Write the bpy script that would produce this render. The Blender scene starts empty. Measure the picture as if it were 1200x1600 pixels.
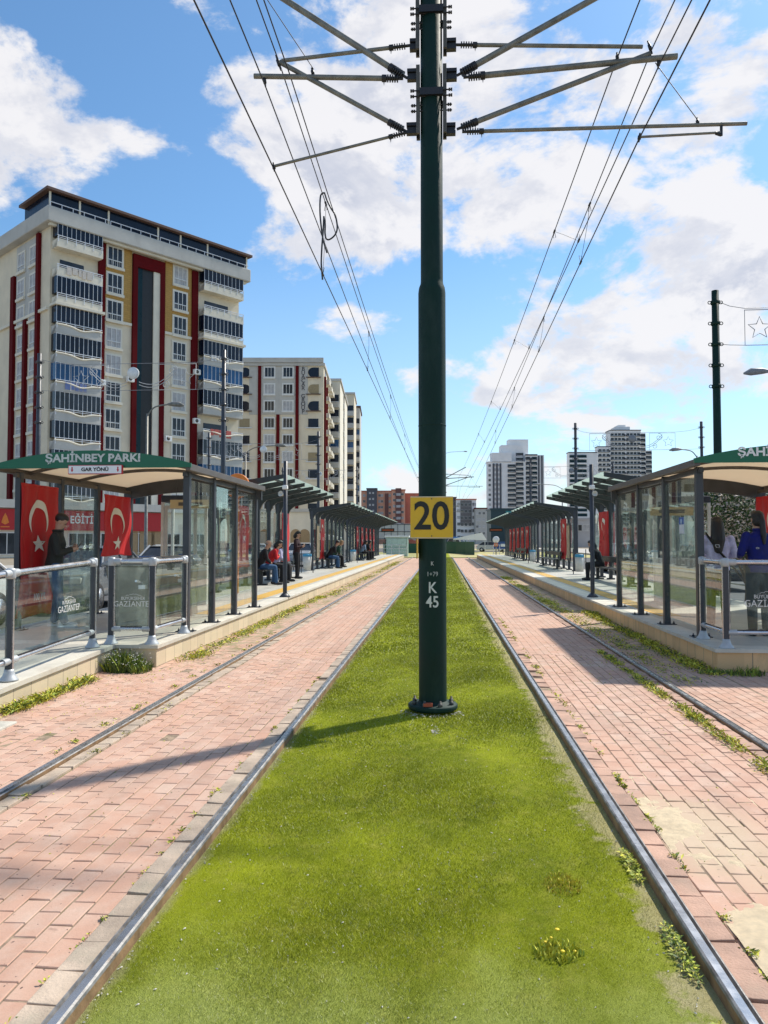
import bpy, bmesh, math, random
import numpy as np
from mathutils import Vector, Matrix, noise
random.seed(7)
R_ = math.radians
scene = bpy.context.scene
COL = scene.collection

# ------------------------------------------------------------------ camera
YAW, PITCH = R_(4.29), R_(2.148)
cam_d = bpy.data.cameras.new('camera'); cam = bpy.data.objects.new('camera', cam_d); COL.objects.link(cam)
cam.location = (0, 0, 1.6); cam.rotation_euler = (R_(90) + PITCH, 0, YAW)
cam_d.sensor_fit = 'VERTICAL'; cam_d.sensor_height = 36; cam_d.lens = 27; cam_d.clip_start = .05; cam_d.clip_end = 6000
scene.camera = cam
FW = (-math.sin(YAW)*math.cos(PITCH), math.cos(YAW)*math.cos(PITCH), math.sin(PITCH))
RT = (math.cos(YAW), math.sin(YAW), 0)
UPV = (math.sin(YAW)*math.sin(PITCH), -math.cos(YAW)*math.sin(PITCH), math.cos(PITCH))
def ray(px, py):
    x = (px-600)/1200; y = -(py-800)/1200
    return Vector([FW[i]+x*RT[i]+y*UPV[i] for i in range(3)])
def at(px, py, X=None, Y=None, z=None):
    """survey helper: where a sight line meets a known plane"""
    d = ray(px, py)
    t = (z-1.6)/d[2] if z is not None else (Y/d[1] if Y is not None else X/d[0])
    return Vector((t*d[0], t*d[1], 1.6+t*d[2]))

# ------------------------------------------------------------------ sun, sky, exposure
SUN = Vector((.60, .61, 1.0)).normalized()
sun_el = math.asin(SUN.z); sun_az = math.atan2(SUN.x, SUN.y)
sd = bpy.data.lights.new('sun', 'SUN'); sd.energy = 4.0; sd.angle = R_(1.7); sd.color = (1, .94, .84)
so = bpy.data.objects.new('sun', sd); COL.objects.link(so)
so.rotation_euler = (-SUN).to_track_quat('-Z', 'Y').to_euler()
scene.view_settings.view_transform = 'Standard'; scene.view_settings.look = 'None'
scene.view_settings.exposure = 0.50; scene.view_settings.gamma = 1
scene.view_settings.use_curve_mapping = False

class N:
    """tiny node-tree writer"""
    def __init__(s, nt): s.nt = nt
    def n(s, t, **kw):
        o = s.nt.nodes.new(t)
        for k, v in kw.items(): setattr(o, k, v)
        return o
    def put(s, sock, v):
        if hasattr(v, 'is_output') or isinstance(v, bpy.types.NodeSocket): s.nt.links.new(v, sock)
        else:
            if isinstance(v, (tuple, list)) and len(v) == 3 and sock.type == 'RGBA': v = (*v, 1)
            sock.default_value = v
    def math(s, op, a, b=0.0, c=None, clamp=False):
        m = s.n('ShaderNodeMath', operation=op); m.use_clamp = clamp
        s.put(m.inputs[0], a); s.put(m.inputs[1], b)
        if c is not None: s.put(m.inputs[2], c)
        return m.outputs[0]
    def vm(s, op, a, b=None, scale=None):
        m = s.n('ShaderNodeVectorMath', operation=op); s.put(m.inputs[0], a)
        if b is not None: s.put(m.inputs[1], b)
        if scale is not None: s.put(m.inputs['Scale'], scale)
        return m.outputs['Value'] if op in ('LENGTH', 'DISTANCE', 'DOT_PRODUCT') else m.outputs['Vector']
    def noise(s, vec, scale, detail=4, rough=.55, dist=0.0, out='Fac'):
        m = s.n('ShaderNodeTexNoise'); s.put(m.inputs['Vector'], vec)
        m.inputs['Scale'].default_value = scale; m.inputs['Detail'].default_value = detail
        m.inputs['Roughness'].default_value = rough; m.inputs['Distortion'].default_value = dist
        return m.outputs[out]
    def remap(s, v, a, b, c=0.0, d=1.0, smooth=False):
        m = s.n('ShaderNodeMapRange'); m.interpolation_type = 'SMOOTHSTEP' if smooth else 'LINEAR'
        for i, x in enumerate((v, a, b, c, d)): s.put(m.inputs[i], x)
        return m.outputs[0]
    def mix(s, f, a, b, mode='MIX'):
        m = s.n('ShaderNodeMix', data_type='RGBA', blend_type=mode)
        s.put(m.inputs[0], f); s.put(m.inputs[6], a); s.put(m.inputs[7], b)
        return m.outputs[2]
    def sep(s, v):
        m = s.n('ShaderNodeSeparateXYZ'); s.put(m.inputs[0], v); return m.outputs
    def comb(s, x, y, z):
        m = s.n('ShaderNodeCombineXYZ')
        for i, v in enumerate((x, y, z)): s.put(m.inputs[i], v)
        return m.outputs[0]

world = bpy.data.worlds.new('World'); scene.world = world; world.use_nodes = True
w = N(world.node_tree); world.node_tree.nodes.clear()
d = w.n('ShaderNodeTexCoord').outputs['Generated']
sky = w.n('ShaderNodeTexSky', sky_type='NISHITA'); sky.sun_disc = False
sky.sun_elevation = sun_el; sky.sun_rotation = sun_az; sky.air_density = 1.0; sky.dust_density = .6; sky.ozone_density = 2.2
sx, sy, sz = w.sep(d)
az = w.math('ARCTAN2', sx, sy); el = w.math('ARCSINE', sz)
ang = w.comb(az, el, 0.0)
# cloud banks of the day, by compass azimuth and elevation (centre seen along px,py; sizes in px/1200 rad)
BL = [(70,185,190,110,.20),(10,330,110,120,.16),(240,215,100,28,.10),(600,60,170,100,.16),(470,210,170,110,.20),(560,320,190,100,.16),
 (960,170,230,130,.15),(1120,120,140,190,.13),(800,290,140,90,.10),(1010,470,250,95,.15),(840,580,160,90,.20),(960,640,220,60,.16),
 (550,505,95,40,.17),(625,582,50,32,.14),(600,748,110,24,.15),(1150,400,170,150,.16),(450,390,110,70,.14),(730,30,130,80,.15),(1160,560,90,60,.10),
 (190,90,170,90,-.30),(290,330,130,110,-.24),(430,590,150,120,-.22),(620,440,60,60,-.10),(620,530,150,60,-.10),(740,470,100,80,-.20),(560,680,220,50,-.18),
 (1180,655,90,40,-.2),(730,680,110,50,-.16),(960,20,60,35,-.14),(1060,150,40,40,-.1),(640,250,40,50,-.08),(30,470,200,90,-.2),(940,380,60,26,-.10),(1090,530,60,26,-.1),(1000,700,90,18,-.1)]
bias = None
for px, py, rx, ry, wt in BL:
    v = ray(px, py).normalized()
    c = (math.atan2(v.x, v.y), math.asin(v.z), 0)
    q = w.vm('MULTIPLY', w.vm('SUBTRACT', ang, c), (1200/rx, 1200/ry, 0))
    m = w.remap(w.vm('LENGTH', q), 0.2, 1.3, wt*.74, 0.0, smooth=True)
    bias = m if bias is None else w.math('ADD', bias, m)
flat = w.vm('MULTIPLY', d, (1, 1, 1.7))
n1 = w.noise(flat, 5.2, 10, .62, .3)
flat2 = w.vm('ADD', flat, (SUN.x*.05, SUN.y*.05, SUN.z*.085))
n2 = w.noise(flat2, 5.2, 6, .6, .3)
nf = w.noise(flat, 15, 6, .6)
dens = w.math('ADD', w.math('ADD', n1, bias), w.math('MULTIPLY', w.math('SUBTRACT', nf, .5), .46))
cover = w.remap(dens, .505, .65, 0, .95, smooth=True)
n3 = w.noise(flat, 11, 6, .6, .3); n4 = w.noise(flat2, 11, 6, .6, .3)
lit = w.remap(w.math('ADD', w.math('SUBTRACT', n1, n2), w.math('MULTIPLY', w.math('SUBTRACT', n3, n4), .55)), -.10, .09, 0, 1, smooth=True)
thick = w.remap(dens, .56, .84, 0, 1, smooth=True)
shade = w.math('MULTIPLY', w.math('SUBTRACT', 1.0, lit), w.math('MULTIPLY_ADD', thick, .6, .35), clamp=True)
ccol = w.mix(shade, (6.35, 6.25, 6.35), (4.1, 4.3, 5.0))
skyc = w.mix(1.0, sky.outputs[0], (.78, 1.06, 1.18), 'MULTIPLY')
skyc = w.mix(w.remap(sz, 0.0, .35, .45, 0), skyc, (5.9, 6.55, 7.2))
fin = w.mix(cover, skyc, ccol)
bg = w.n('ShaderNodeBackground'); w.put(bg.inputs[0], fin); bg.inputs[1].default_value = .105
wo = w.n('ShaderNodeOutputWorld'); world.node_tree.links.new(bg.outputs[0], wo.inputs[0])
world.cycles.sampling_method = 'MANUAL'; world.cycles.sample_map_resolution = 512

# ------------------------------------------------------------------ object helpers
def tag(o, label=None, cat=None, group=None, kind=None):
    if label: o['label'] = label
    if cat: o['category'] = cat
    if group: o['group'] = group
    if kind: o['kind'] = kind
    return o
def empty(name, loc=(0,0,0), rz=0, label=None, cat=None, group=None):
    o = bpy.data.objects.new(name, None); COL.objects.link(o); o.location = loc; o.rotation_euler = (0, 0, rz)
    o.empty_display_size = .1
    return tag(o, label, cat, group)
def copy_tree(o, parent=None):
    c = o.copy(); COL.objects.link(c); c.parent = parent
    for ch in o.children: copy_tree(ch, c)
    return c
class MB:
    def __init__(s): s.v = []; s.f = []; s.m = []; s.sm = []
    def add(s, vs, fs, m=0, sm=False):
        k = len(s.v); s.v += [tuple(v) for v in vs]
        s.f += [tuple(i+k for i in f) for f in fs]; s.m += [m]*len(fs); s.sm += [sm]*len(fs); return s
    def box(s, x0, x1, y0, y1, z0, z1, m=0):
        if x0 > x1: x0, x1 = x1, x0
        if y0 > y1: y0, y1 = y1, y0
        vs = [(x, y, z) for z in (z0, z1) for y in (y0, y1) for x in (x0, x1)]
        return s.add(vs, [(0,2,3,1),(4,5,7,6),(0,1,5,4),(2,6,7,3),(0,4,6,2),(1,3,7,5)], m)
    def obox(s, c, ax, ay, az_, m=0):
        c, ax, ay, az_ = map(Vector, (c, ax, ay, az_))
        vs = [c+ax*i+ay*j+az_*k for k in (-1, 1) for j in (-1, 1) for i in (-1, 1)]
        return s.add(vs, [(0,2,3,1),(4,5,7,6),(0,1,5,4),(2,6,7,3),(0,4,6,2),(1,3,7,5)], m)
    def tube(s, pts, r, n=8, m=0, caps=True, closed=False):
        pts = [Vector(p) for p in pts]; rs = r if isinstance(r, (list, tuple)) else [r]*len(pts)
        vs = []; fs = []; L = len(pts); prev = None
        for i, p in enumerate(pts):
            if closed: t = pts[(i+1) % L]-pts[i-1]
            else: t = (pts[min(i+1, L-1)]-pts[max(i-1, 0)])
            t.normalize()
            if prev is None:
                a = t.cross(Vector((0, 0, 1)) if abs(t.z) < .9 else Vector((0, 1, 0))).normalized()
            else:
                a = (prev - t*prev.dot(t)).normalized()
            prev = a; b = t.cross(a)
            for k in range(n):
                q = 2*math.pi*k/n; vs.append(p+(a*math.cos(q)+b*math.sin(q))*rs[i])
        for i in range(L if closed else L-1):
            j = (i+1) % L
            for k in range(n): fs.append((i*n+k, i*n+(k+1) % n, j*n+(k+1) % n, j*n+k))
        s.add(vs, fs, m, True)
        if caps and not closed:
            s.add(vs[:n], [tuple(range(n))[::-1]], m); s.add(vs[-n:], [tuple(range(n))], m)
        return s
    def lathe(s, prof, c=(0,0,0), n=24, m=0, axis='Z'):
        vs = []; fs = []
        for r, z in prof:
            for k in range(n):
                q = 2*math.pi*k/n; p = (r*math.cos(q), r*math.sin(q), z)
                if axis == 'X': p = (p[2], p[0], p[1])
                if axis == 'Y': p = (p[0], p[2], p[1])
                vs.append((p[0]+c[0], p[1]+c[1], p[2]+c[2]))
        for i in range(len(prof)-1):
            for k in range(n): fs.append((i*n+k, i*n+(k+1) % n, (i+1)*n+(k+1) % n, (i+1)*n+k))
        return s.add(vs, fs, m, True)
    def prism(s, poly, a0, a1, axis='Y', m=0):
        """extrude a 2D polygon; axis Y: (x,z), axis X: (y,z), axis Z: (x,y)"""
        def P(u, v, a): return {'Y': (u, a, v), 'X': (a, u, v), 'Z': (u, v, a)}[axis]
        n = len(poly)
        vs = [P(u, v, a0) for u, v in poly]+[P(u, v, a1) for u, v in poly]
        fs = [tuple(range(n)), tuple(range(2*n-1, n-1, -1))]
        fs += [(i, i+n, (i+1) % n+n, (i+1) % n) for i in range(n)]
        return s.add(vs, fs, m)
    def build(s, name, mats, parent=None, bevel=0, fix=True):
        me = bpy.data.meshes.new(name); me.from_pydata(s.v, [], s.f)
        if not isinstance(mats, (list, tuple)): mats = [mats]
        for x in mats: me.materials.append(x)
        me.polygons.foreach_set('material_index', s.m); me.polygons.foreach_set('use_smooth', s.sm)
        if fix:
            bm = bmesh.new(); bm.from_mesh(me); bmesh.ops.recalc_face_normals(bm, faces=bm.faces); bm.to_mesh(me); bm.free()
        me.update()
        o = bpy.data.objects.new(name, me); COL.objects.link(o); o.parent = parent
        if bevel:
            b = o.modifiers.new('bevel', 'BEVEL'); b.width = bevel; b.segments = 2; b.limit_method = 'ANGLE'
        return o
def inst(o, loc, parent, rz=0, scale=None):
    c = o.copy(); COL.objects.link(c); c.parent = parent; c.location = loc; c.rotation_euler = (0, 0, rz)
    if scale: c.scale = scale
    return c
def text_data(body, size, extrude=.002, offset=0.0, align='CENTER', squash=1.0):
    cu = bpy.data.curves.new('lettering', 'FONT'); cu.body = body; cu.size = size; cu.extrude = extrude; cu.offset = offset
    cu.align_x = align; cu.align_y = 'CENTER'; cu.resolution_u = 4
    t = bpy.data.objects.new('t', cu); COL.objects.link(t)
    me = bpy.data.meshes.new_from_object(t.evaluated_get(bpy.context.evaluated_depsgraph_get()))
    bpy.data.objects.remove(t); bpy.data.curves.remove(cu)
    for v in me.vertices: v.co.x *= squash
    return me
def text(body, size, mat, parent, loc, rot=(math.pi/2, 0, 0), name='lettering', extrude=.002, offset=0.0, squash=1.0, align='CENTER'):
    me = text_data(body, size, extrude, offset, align, squash); me.name = name; me.materials.clear(); me.materials.append(mat)
    o = bpy.data.objects.new(name, me); COL.objects.link(o); o.parent = parent; o.location = loc; o.rotation_euler = rot
    return o

# ------------------------------------------------------------------ materials
MATS = {}
def pm(name, col, rough=.6, metal=0.0, var=.10, scale=6.0, bump=0.0, bscale=60.0, spec=.5, coord='Object', dirt=None, coat=0.0):
    if name in MATS: return MATS[name]
    m = bpy.data.materials.new(name); m.use_nodes = True; t = N(m.node_tree)
    b = m.node_tree.nodes['Principled BSDF']
    tc = t.n('ShaderNodeTexCoord').outputs[coord]
    nz = t.noise(tc, scale, 6, .6)
    lo = tuple(c*(1-var*1.4) for c in col); hi = tuple(min(1, c*(1+var)) for c in col)
    c = t.mix(t.remap(nz, .3, .7), lo, hi)
    if dirt:
        dn = t.noise(t.vm('MULTIPLY', tc, (1, 1, .35)), dirt[1], 7, .65)
        c = t.mix(t.remap(dn, .52, .75, 0, dirt[2]), c, dirt[0])
    t.put(b.inputs['Base Color'], c)
    t.put(b.inputs['Roughness'], t.remap(nz, .3, .7, max(0.02, rough-.08), min(1, rough+.08)))
    b.inputs['Metallic'].default_value = metal; b.inputs['Specular IOR Level'].default_value = spec
    b.inputs['Coat Weight'].default_value = coat
    if bump:
        bp = t.n('ShaderNodeBump'); bp.inputs['Strength'].default_value = bump; bp.inputs['Distance'].default_value = .01
        t.put(bp.inputs['Height'], t.noise(tc, bscale, 5, .6)); t.put(b.inputs['Normal'], bp.outputs[0])
    MATS[name] = m; return m
def glass_mat(name, tint=(.84, .92, .88), gain=1.0, rough=0.0, f0=.045, pw=4.0, haze=0.0, smear=0.0):
    m = bpy.data.materials.new(name); m.use_nodes = True; t = N(m.node_tree); m.node_tree.nodes.clear()
    tr = t.n('ShaderNodeBsdfTransparent'); t.put(tr.inputs[0], tint)
    gl = t.n('ShaderNodeBsdfGlossy'); gl.inputs['Roughness'].default_value = rough; t.put(gl.inputs[0], (.9, .95, .93))
    g = t.n('ShaderNodeNewGeometry')
    cs = t.math('ABSOLUTE', t.vm('DOT_PRODUCT', g.outputs['Incoming'], g.outputs['True Normal']))
    fr = t.math('MULTIPLY_ADD', t.math('POWER', t.math('SUBTRACT', 1.0, cs, clamp=True), pw), gain*(1-f0), f0, clamp=True)   # thin-pane Fresnel
    mx = t.n('ShaderNodeMixShader'); t.put(mx.inputs[0], fr)
    m.node_tree.links.new(tr.outputs[0], mx.inputs[1]); m.node_tree.links.new(gl.outputs[0], mx.inputs[2])
    last = mx
    if haze or smear:
        df = t.n('ShaderNodeBsdfDiffuse'); t.put(df.inputs[0], (.62, .72, .66)); tl = t.n('ShaderNodeBsdfTranslucent'); t.put(tl.inputs[0], (.70, .80, .74))
        a = t.n('ShaderNodeMixShader'); a.inputs[0].default_value = .7; m.node_tree.links.new(df.outputs[0], a.inputs[1]); m.node_tree.links.new(tl.outputs[0], a.inputs[2])
        b2 = t.n('ShaderNodeMixShader'); t.put(b2.inputs[0], haze if haze else t.remap(t.noise(t.vm('MULTIPLY', g.outputs['Position'], (1, 1, .6)), 3.5, 7, .7), .48, .78, .01, smear)); m.node_tree.links.new(mx.outputs[0], b2.inputs[1]); m.node_tree.links.new(a.outputs[0], b2.inputs[2]); last = b2
    o = t.n('ShaderNodeOutputMaterial'); m.node_tree.links.new(last.outputs[0], o.inputs[0])
    MATS[name] = m; return m

def paver_mat(name, seed=0.0, sand=False, weeds=.5, geo=False):
    m = bpy.data.materials.new(name); m.use_nodes = True; t = N(m.node_tree); b = m.node_tree.nodes['Principled BSDF']
    pos = t.n('ShaderNodeNewGeometry').outputs['Position']
    wob = t.noise(pos, 1.3, 3, .5, out='Color')
    p2 = t.vm('ADD', pos, t.vm('SCALE', t.vm('SUBTRACT', wob, (.5, .5, .5)), scale=.018))
    x, y, z = t.sep(p2)
    uv = t.comb(y, x, 0.0)
    br = t.n('ShaderNodeTexBrick'); t.put(br.inputs['Vector'], uv)
    br.offset = .5; br.inputs['Scale'].default_value = 1.0; br.inputs['Brick Width'].default_value = .205; br.inputs['Row Height'].default_value = .103
    br.inputs['Mortar Size'].default_value = .0038; br.inputs['Mortar Smooth'].default_value = .35; br.inputs['Bias'].default_value = 0
    t.put(br.inputs['Color1'], (0, 0, 0)); t.put(br.inputs['Color2'], (1, 1, 1)); t.put(br.inputs['Mortar'], (.5, .5, .5))
    big = t.noise(pos, .9, 5, .6); med = t.noise(pos, 5, 6, .65); fine = t.noise(pos, 90, 4, .7)
    tone = t.n('ShaderNodeAttribute', attribute_name='tone').outputs['Fac'] if geo else br.outputs['Color']
    c = t.mix(tone, (.49, .300, .225), (.60, .395, .300))
    if geo: c = t.mix(t.remap(tone, .93, .97, 0, .5), c, (.62, .50, .40)); c = t.mix(t.remap(tone, .06, .02, 0, .6), c, (.34, .22, .17))
    c = t.mix(t.remap(big, .35, .7), c, (.56, .315, .215))
    c = t.mix(t.remap(med, .45, .75, 0, .55), c, (.64, .51, .41))
    c = t.mix(t.remap(fine, .3, .75, 0, .35), c, (.40, .27, .20))
    gap = t.remap(t.noise(pos, 3.2, 4, .6), .40, .60)
    brf = 0.0 if geo else br.outputs['Fac']
    mo = t.math('MULTIPLY', brf, t.math('MULTIPLY_ADD', gap, .75, .22), clamp=True)
    c = t.mix(mo, c, (.10, .07, .05))
    # moss in the joints
    gm = t.noise(pos, 1.1, 6, .7)
    joint = t.remap(brf, .05, .5)
    moss = t.math('MULTIPLY', joint, t.remap(gm, .66-weeds*.14, .72-weeds*.12), clamp=True)
    c = t.mix(moss, c, (.16, .19, .03))
    spots = t.remap(t.noise(pos, 34, 2, .5), .70, .735)
    c = t.mix(spots, c, (.09, .06, .05))
    big_st = t.remap(t.noise(pos, 6.5, 3, .5), .70, .76, 0, .5)
    c = t.mix(big_st, c, (.20, .12, .09))
    dustv = t.remap(t.noise(pos, .55, 6, .62), .60, .70, 0, .45)
    c = t.mix(dustv, c, (.62, .54, .42))
    if sand:
        px_, py_, pz_ = t.sep(pos)
        a = t.remap(t.math('ADD', t.vm('LENGTH', t.vm('SUBTRACT', pos, (1.60, 2.5, 0))), t.math('MULTIPLY', t.noise(pos, 3, 7, .65), .9)), 1.05, 1.6, .65, 0, smooth=True)
        a2 = t.remap(t.math('ADD', t.vm('LENGTH', t.vm('MULTIPLY', t.vm('SUBTRACT', pos, (1.45, 4.35, 0)), (1.5, .8, 1))), t.math('MULTIPLY', t.noise(pos, 5, 7, .65), .8)), .6, 1.1, .6, 0, smooth=True)
        c = t.mix(t.math('MAXIMUM', a, a2), c, t.mix(fine, (.42, .34, .22), (.62, .53, .37)))
    x0_, y0_, z0_ = t.sep(pos)
    strip = t.math('MULTIPLY', t.remap(t.math('ABSOLUTE', t.math('ADD', x0_, .13)), 2.70, 2.86), t.remap(y0_, 9.6, 11.5), clamp=True)
    strip = t.math('MULTIPLY', strip, t.remap(t.noise(pos, 4.5, 6, .7), .44, .54), clamp=True)
    c = t.mix(t.math('MULTIPLY', strip, .9), c, t.mix(t.remap(t.noise(pos, 2.2, 5, .7), .45, .6), (.36, .29, .19), (.14, .16, .04)))
    grime = t.remap(t.noise(t.vm('MULTIPLY', pos, (1.6, .5, 1)), 1.3, 7, .68), .52, .70, 0, .42)
    c = t.mix(grime, c, (.30, .21, .155))
    t.put(b.inputs['Base Color'], c); b.inputs['Roughness'].default_value = .82; b.inputs['Specular IOR Level'].default_value = .3
    h = t.math('SUBTRACT', t.math('MULTIPLY', fine, .25), t.math('MULTIPLY', brf, 1.0))
    h = t.math('ADD', h, t.math('MULTIPLY', tone if not geo else med, .35))
    bp = t.n('ShaderNodeBump'); bp.inputs['Strength'].default_value = .8; bp.inputs['Distance'].default_value = .006
    t.put(bp.inputs['Height'], h); t.put(b.inputs['Normal'], bp.outputs[0])
    return m
def tile_mat(name, col, w_, h_, axes='YZ', joint=(.22, .18, .13), size=.004, stain=.5, rough=.6, stainc=(.25, .16, .09), off=0.0):
    m = bpy.data.materials.new(name); m.use_nodes = True; t = N(m.node_tree); b = m.node_tree.nodes['Principled BSDF']
    pos = t.n('ShaderNodeNewGeometry').outputs['Position']; xyz = t.sep(pos)
    uv = t.comb(xyz['XYZ'.index(axes[0])], xyz['XYZ'.index(axes[1])], 0.0)
    br = t.n('ShaderNodeTexBrick'); t.put(br.inputs['Vector'], uv); br.offset = off
    br.inputs['Scale'].default_value = 1.0; br.inputs['Brick Width'].default_value = w_; br.inputs['Row Height'].default_value = h_
    br.inputs['Mortar Size'].default_value = size; br.inputs['Mortar Smooth'].default_value = .2
    t.put(br.inputs['Color1'], (0, 0, 0)); t.put(br.inputs['Color2'], (1, 1, 1)); t.put(br.inputs['Mortar'], (.5, .5, .5))
    nz = t.noise(pos, 4, 6, .65); fine = t.noise(pos, 70, 4, .7)
    c = t.mix(br.outputs['Color'], tuple(k*.90 for k in col), tuple(min(1, k*1.06) for k in col))
    c = t.mix(t.remap(fine, .3, .7, 0, .25), c, tuple(k*.7 for k in col))
    st = t.noise(t.vm('MULTIPLY', pos, (1.6, 1.6, .5)), 2.4, 7, .7)
    c = t.mix(t.remap(st, .55, .78, 0, stain), c, stainc)
    c = t.mix(t.math('MULTIPLY', br.outputs['Fac'], .85), c, joint)
    t.put(b.inputs['Base Color'], c); t.put(b.inputs['Roughness'], t.remap(nz, .3, .7, rough-.1, rough+.1))
    bp = t.n('ShaderNodeBump'); bp.inputs['Strength'].default_value = .5; bp.inputs['Distance'].default_value = .004
    t.put(bp.inputs['Height'], t.math('SUBTRACT', t.math('MULTIPLY', fine, .3), br.outputs['Fac'])); t.put(b.inputs['Normal'], bp.outputs[0])
    return m

pole_green = pm('pole_green_paint', (.003, .024, .018), .62, var=.15, scale=3, bump=.15, bscale=25, spec=.25, dirt=((.028, .052, .044), 4, .6))
dark_steel = pm('charcoal_powder_coat', (.040, .045, .055), .42, var=.2, scale=4, bump=.05)
galv = pm('weathered_galvanised', (.22, .215, .19), .55, .5, var=.3, scale=9, bump=.2)
galv_dark = pm('weathered_bracket_steel', (.10, .095, .085), .6, .3, var=.3, scale=12, bump=.2)
black_rubber = pm('black_insulator', (.012, .012, .016), .45)
alu = pm('brushed_aluminium', (.62, .62, .64), .28, .85, var=.08)
cast_grey = pm('cast_grey_fitting', (.46, .48, .49), .45, .3)
wire_m = pm('dark_copper_wire', (.035, .03, .03), .5, .5)
wht = pm('white_paint', (.78, .78, .76), .5)
offwhite = pm('off_white_plastic', (.62, .60, .54), .5)
yellow = pm('sign_yellow', (.70, .42, .012), .38, var=.04, scale=2, dirt=((.4, .24, .03), 5, .4))
blk = pm('black_paint', (.008, .008, .008), .5, var=.02)
white_letter = pm('worn_white_lettering', (.62, .64, .6), .7, dirt=((.08, .12, .1), 30, .8))
fascia_green = pm('fascia_green', (.004, .125, .06), .42, var=.06, scale=2)
flag_red = pm('flag_red', (.46, .005, .007), .65, var=.05, scale=3)
flag_white = pm('flag_white', (.70, .66, .58), .7, var=.06)
red_paint = pm('red_paint', (.45, .015, .02), .5)
glass = glass_mat('clear_panel_glass', tint=(.93, .965, .945), gain=.62, haze=.0, smear=.16)
glass_t = glass_mat('frosted_roof_glass', tint=(.80, .86, .83), gain=.5, haze=.55)
skin_m = pm('skin', (.45, .26, .18), .55, var=.06)
orange = pm('orange_paint', (.72, .20, .02), .45)

# ------------------------------------------------------------------ ground, tracks
asphalt = pm('asphalt', (.075, .075, .078), .85, var=.2, scale=2, bump=.4, bscale=140, coord='Object')
soil = pm('dusty_ground', (.26, .22, .16), .9, var=.3, scale=1.2, bump=.5, bscale=60)
MB().box(-1500, 1500, -60, 3000, -.6, -.06).build('ground', soil).update_tag()
tag(bpy.data.objects['ground'], kind='structure')
for nm, x0, x1, y0, y1 in (('road', -17.2, -7.35, -20, 160), ('road', 7.4, 17.2, -20, 160)):
    tag(MB().box(x0, x1, y0, y1, -.058, .0).build(nm, asphalt), kind='structure')
pave_m = tile_mat('pavement_slabs', (.42, .39, .34), .4, .4, 'XY', stain=.3)
for x0, x1 in ((-26, -17.2), (17.2, 26)):
    tag(MB().box(x0, x1, -20, 160, -.055, .13).build('pavement', pave_m), kind='structure')
pl = paver_mat('red_pavers', weeds=.5); pr_ = paver_mat('red_pavers_sandy', sand=True, weeds=.45)
TL_O, TL_I, TR_I, TR_O = -2.745, -1.27, 1.01, 2.475        # rail centre lines
YB = 11.0                                                   # real, separately laid bricks up to here
bed = pm('joint_sand', (.30, .22, .15), .95, var=.4, scale=12, bump=.6, bscale=90, dirt=((.16, .19, .03), 1.6, .95))
for x0, x1 in ((-4.25, TL_I-.036), (TR_I+.036, 3.33)):
    tag(MB().box(x0, x1, YB, 72, -.05, .0).build('brick_trackbed', pl if x0 < 0 else pr_), kind='structure')
    tag(MB().box(x0, x1, -4, YB, -.05, -.0075).build('joint_bed', bed), kind='structure')
tag(MB().box(3.33, 7.4, -4, 9.7, -.05, -.0075).build('joint_bed', bed), kind='structure')
tag(MB().box(-7.35, -4.25, -4, 5.2, -.05, -.011).build('brick_paving', pl), kind='structure')
plg = paver_mat('red_pavers_laid', weeds=.5, geo=True); prg = paver_mat('red_pavers_laid_sandy', sand=True, weeds=.45, geo=True)
def brick_field(x0, x1, y0, y1, mat, seed):
    r = random.Random(seed); V = []; F = []; T = []; nr = int(round((x1-x0)/.1035)); rw = (x1-x0)/nr; L = .207
    for i in range(nr):
        y = y0-(L/2 if i % 2 else 0)+r.uniform(-.01, .01); xa_ = x0+i*rw
        while y < y1:
            g = .0025+abs(r.gauss(0, .0012)); sag = -.007*max(0, noise.noise((xa_*.8, y*.6, 5)))
            if r.random() > .0015:
                k = len(V); dz = r.gauss(0, .0009)+sag-.002; tx, ty = r.gauss(0, .0008), r.gauss(0, .0009); sh = r.gauss(0, .0012); wob = .006*noise.noise((0, y*.5, seed))
                c = .0035; zb = -.03
                xs = (xa_+g+sh+wob, xa_+rw-g+sh+wob); ys_ = (y+g, y+L-g)
                for zz, cc in ((zb, 0), (-c, 0), (0, c)):
                    for yy, sy in ((ys_[0], 1), (ys_[1], -1)):
                        for xx, sx__ in ((xs[0], 1), (xs[1], -1)):
                            V.append((xx+sx__*cc, yy+sy*cc, zb if zz == zb else dz+zz+tx*(-sx__)+ty*(-sy)))
                for b0, b1 in ((k, k+4), (k+4, k+8)):
                    F += [(b0, b0+1, b1+1, b1), (b0+1, b0+3, b1+3, b1+1), (b0+3, b0+2, b1+2, b1+3), (b0+2, b0, b1, b1+2)]
                F.append((k+8, k+9, k+11, k+10)); T += [r.random()]*12
            y += L
    me = bpy.data.meshes.new('laid_bricks'); me.from_pydata(V, [], F); a_ = me.attributes.new('tone', 'FLOAT', 'POINT'); a_.data.foreach_set('value', T)
    me.materials.append(mat); o = bpy.data.objects.new('brick_paving', me); COL.objects.link(o); tag(o, kind='structure')
brick_field(TL_O+.158, TL_I-.158, 1.4, YB, plg, 1); brick_field(-4.22, TL_O-.038, 1.8, YB, plg, 2)
brick_field(TR_I+.158, TR_O-.153, 1.4, YB, prg, 3); brick_field(TR_O+.038, 3.31, 3.2, YB, prg, 4); brick_field(3.33, 6.6, 5.6, 9.66, prg, 6)

def SANDM(x, y): return max(min(1.2, (3.75-y)*1.3), .48-math.hypot((x-1.36)*1.5, (y-4.6)*.55), .20-math.hypot((x-2.0)*1.0, (y-4.9)*.9))
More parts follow.
